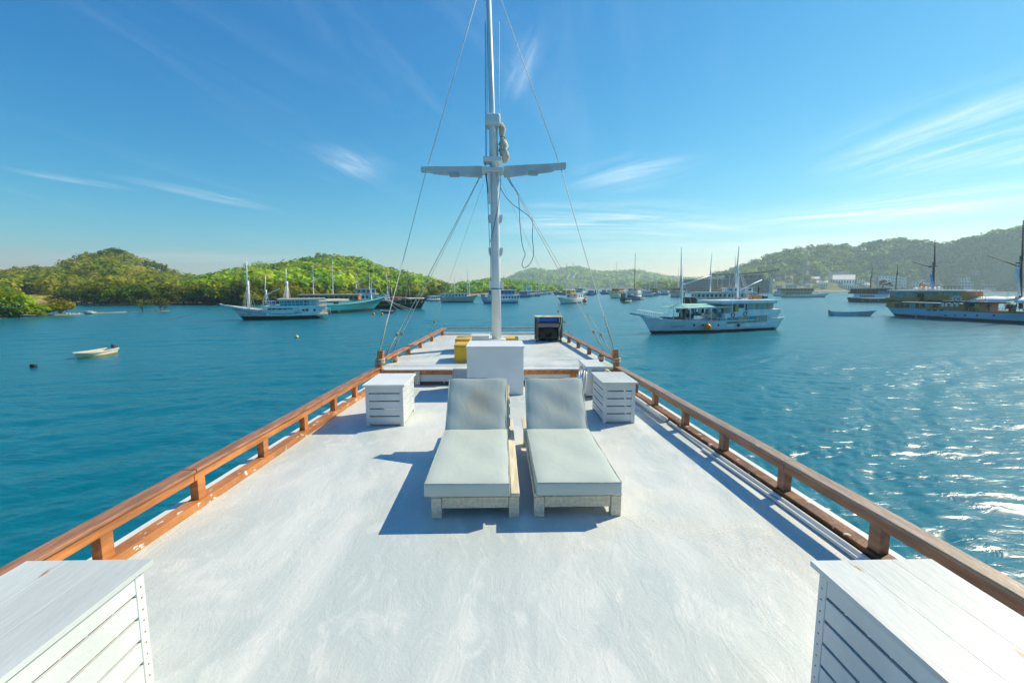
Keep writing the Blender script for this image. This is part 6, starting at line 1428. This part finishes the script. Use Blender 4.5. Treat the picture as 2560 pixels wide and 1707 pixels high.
# big hotel with swept roof
def hotel():
    r = 505; g = lambda x, y: at_dist(*C5(x, y), r); a, c = g(700, 655), g(1850, 655); u = (c - a); w = u.xy.length; rz = math.atan2(u.y, u.x)
    t = empty('hotel', (a.x, a.y, 0), rz); tag(t, 'wide dark glass fronted hotel with curved swept roof on the far shore', 'hotel')
    X = lambda x: (x - 700) / 1150 * w; Z = lambda y: g(1275, y).z
    CON = plain('hotel_concrete', (.20, .24, .26)); GLS = mat('hotel_glass', (.05, .085, .10), .3, .3, .2); RF = plain('hotel_roof', (.035, .05, .065))
    MB().box2((X(705), 0, -1), (X(1850), 26, Z(478))).build('main_block', CON, t); MB().box2((X(1330), 3, Z(478)), (X(1840), 24, Z(425))).build('upper_block', CON, t)
    pts = [(1120, 430), (1250, 428), (1450, 424), (1650, 418), (1850, 402), (2030, 372)]; b_ = MB(); vs = []
    for x, y in pts: vs += [(X(x), -5, Z(y)), (X(x), 30, Z(y) + .5), (X(x), 30, Z(y) + 1.8), (X(x), -5, Z(y) + 1.3)]
    n = len(pts); b_.add(vs, [(i * 4 + k, i * 4 + (k + 1) % 4, (i + 1) * 4 + (k + 1) % 4, (i + 1) * 4 + k) for i in range(n - 1) for k in range(4)] + [(0, 1, 2, 3), tuple((n - 1) * 4 + k for k in range(4))]).build('roof', RF, t)
    base = None; fl = 5
    for f_ in range(fl):
        z = Z(655) + (Z(485) - Z(655)) * (f_ + .5) / fl; hh = (Z(485) - Z(655)) / fl
        MB().box2((X(705), -1.2, z - hh * .5), (X(1850), -.01, z - hh * .40)).build('balcony_slab', CON, t)
        for k in range(30):
            xx = X(705 + 38.2 * (k + .5))
            if base is None: base = MB().box2((-.36 * w / 30, -.25, -hh * .30), (.36 * w / 30, .05, hh * .30)).build('window', GLS, t); base.location = (xx, 0, z)
            else: inst(base, 'window', t, (xx, 0, z))
    for k in range(8):
        MB().box2((X(1350 + 60 * k), 2.8, Z(470)), (X(1395 + 60 * k), 3.05, Z(434))).build('upper_window', GLS, t)
    MB().box2((X(1930), 4, -1), (X(1972), 12, Z(462))).build('stair_tower', T_WALL[2], t)
    MB().box2((X(1850), 6, -1), (X(1930), 20, Z(500))).build('side_wing', CON, t)
hotel()
# the wood on the right hill leaves the buildings clear
def to_px(p):
    d = p - CAM; k = d.dot(FWD); return 1280 + FPX * d.dot(RIGHT) / k, 853.5 - FPX * d.dot(UP) / k
def clear_of_houses(px, sv, up=6, pad=7):
    x, y = to_px(hill_f.pt(px, sv) + Vector((0, 0, up)))
    return not any(a - pad < x < c + pad and t - 2 < y < e + 10 for a, c, t, e in CLEAR)
hill_f.forest(3200, (10, 20), 84, DEEP, 10, 'rounded tree crowns covering the tall right hill', .10, clear_of_houses, .62, .19)
for px in np.arange(1900, 2560, 9.0):
    sv = random.uniform(.012, .13)
    if clear_of_houses(px, sv, 4, 3): plant_tree(hill_f.pt(px, sv), random.uniform(6, 11), random.choice(PROTOS[:4]), 'tree growing among the houses of the town below the right hill', 'trees in the town')
# radio tower
q = hill_f.hit(2016, 716); rr = (q - CAM).xy.length; zt = at_dist(2017, 627, rr).z
t = empty('radio_tower', q); tag(t, 'red and white lattice radio tower standing in the town', 'tower'); hh = zt - q.z; RD = plain('tower_red', (.42, .14, .10)); n = 7
for k in range(n):
    f = MB(); wa, wb = 3.2 * (1 - k / n * .75), 3.2 * (1 - (k + 1) / n * .75); za, zb = hh * k / n, hh * (k + 1) / n
    cs = [(-1, -1), (1, -1), (1, 1), (-1, 1)]
    for i in range(4):
        p, p2 = cs[i], cs[(i + 1) % 4]; f.tube([(p[0] * wa / 2, p[1] * wa / 2, za), (p[0] * wb / 2, p[1] * wb / 2, zb)], .16, 4)
        f.tube([(p[0] * wa / 2, p[1] * wa / 2, za), (p2[0] * wb / 2, p2[1] * wb / 2, zb)], .11, 4); f.tube([(p2[0] * wa / 2, p2[1] * wa / 2, za), (p[0] * wb / 2, p[1] * wb / 2, zb)], .11, 4)
    f.build('tower_section', RD if k % 2 else T_WALL[0], t)
# sea wall along the town front
f = MB(); prev = None
for px in np.arange(2230, 2760, 30):
    q = hill_f.pt(px, -.004)
    if prev is not None: f.bar((prev.x, prev.y, .5), (q.x, q.y, .5), 2.0, 2.2)
    prev = q
tag(f.build('sea_wall', plain('sea_wall_stone', (.10, .12, .13))), 'dark low sea wall along the town waterfront', 'wall')

# ------------------------------------------------------------------ haze
hz = MB().box2((-2800, -2800, -4.5), (2800, 2800, 150)).build('haze', None)
hz.data.materials.clear(); m = bpy.data.materials.new('haze_air'); m.use_nodes = True; nt = m.node_tree; nt.nodes.clear()
out = nt.nodes.new('ShaderNodeOutputMaterial'); pv = nt.nodes.new('ShaderNodeVolumePrincipled'); pv.inputs['Color'].default_value = (.58, .84, 1.0, 1); pv.inputs['Absorption Color'].default_value = (1, 1, 1, 1); pv.inputs['Density'].default_value = HAZE_DENSITY; pv.inputs['Anisotropy'].default_value = .35
nt.links.new(pv.outputs[0], out.inputs['Volume']); hz.data.materials.append(m); tag(hz, 'thin pale sea haze over the harbour', 'haze', None, 'stuff')
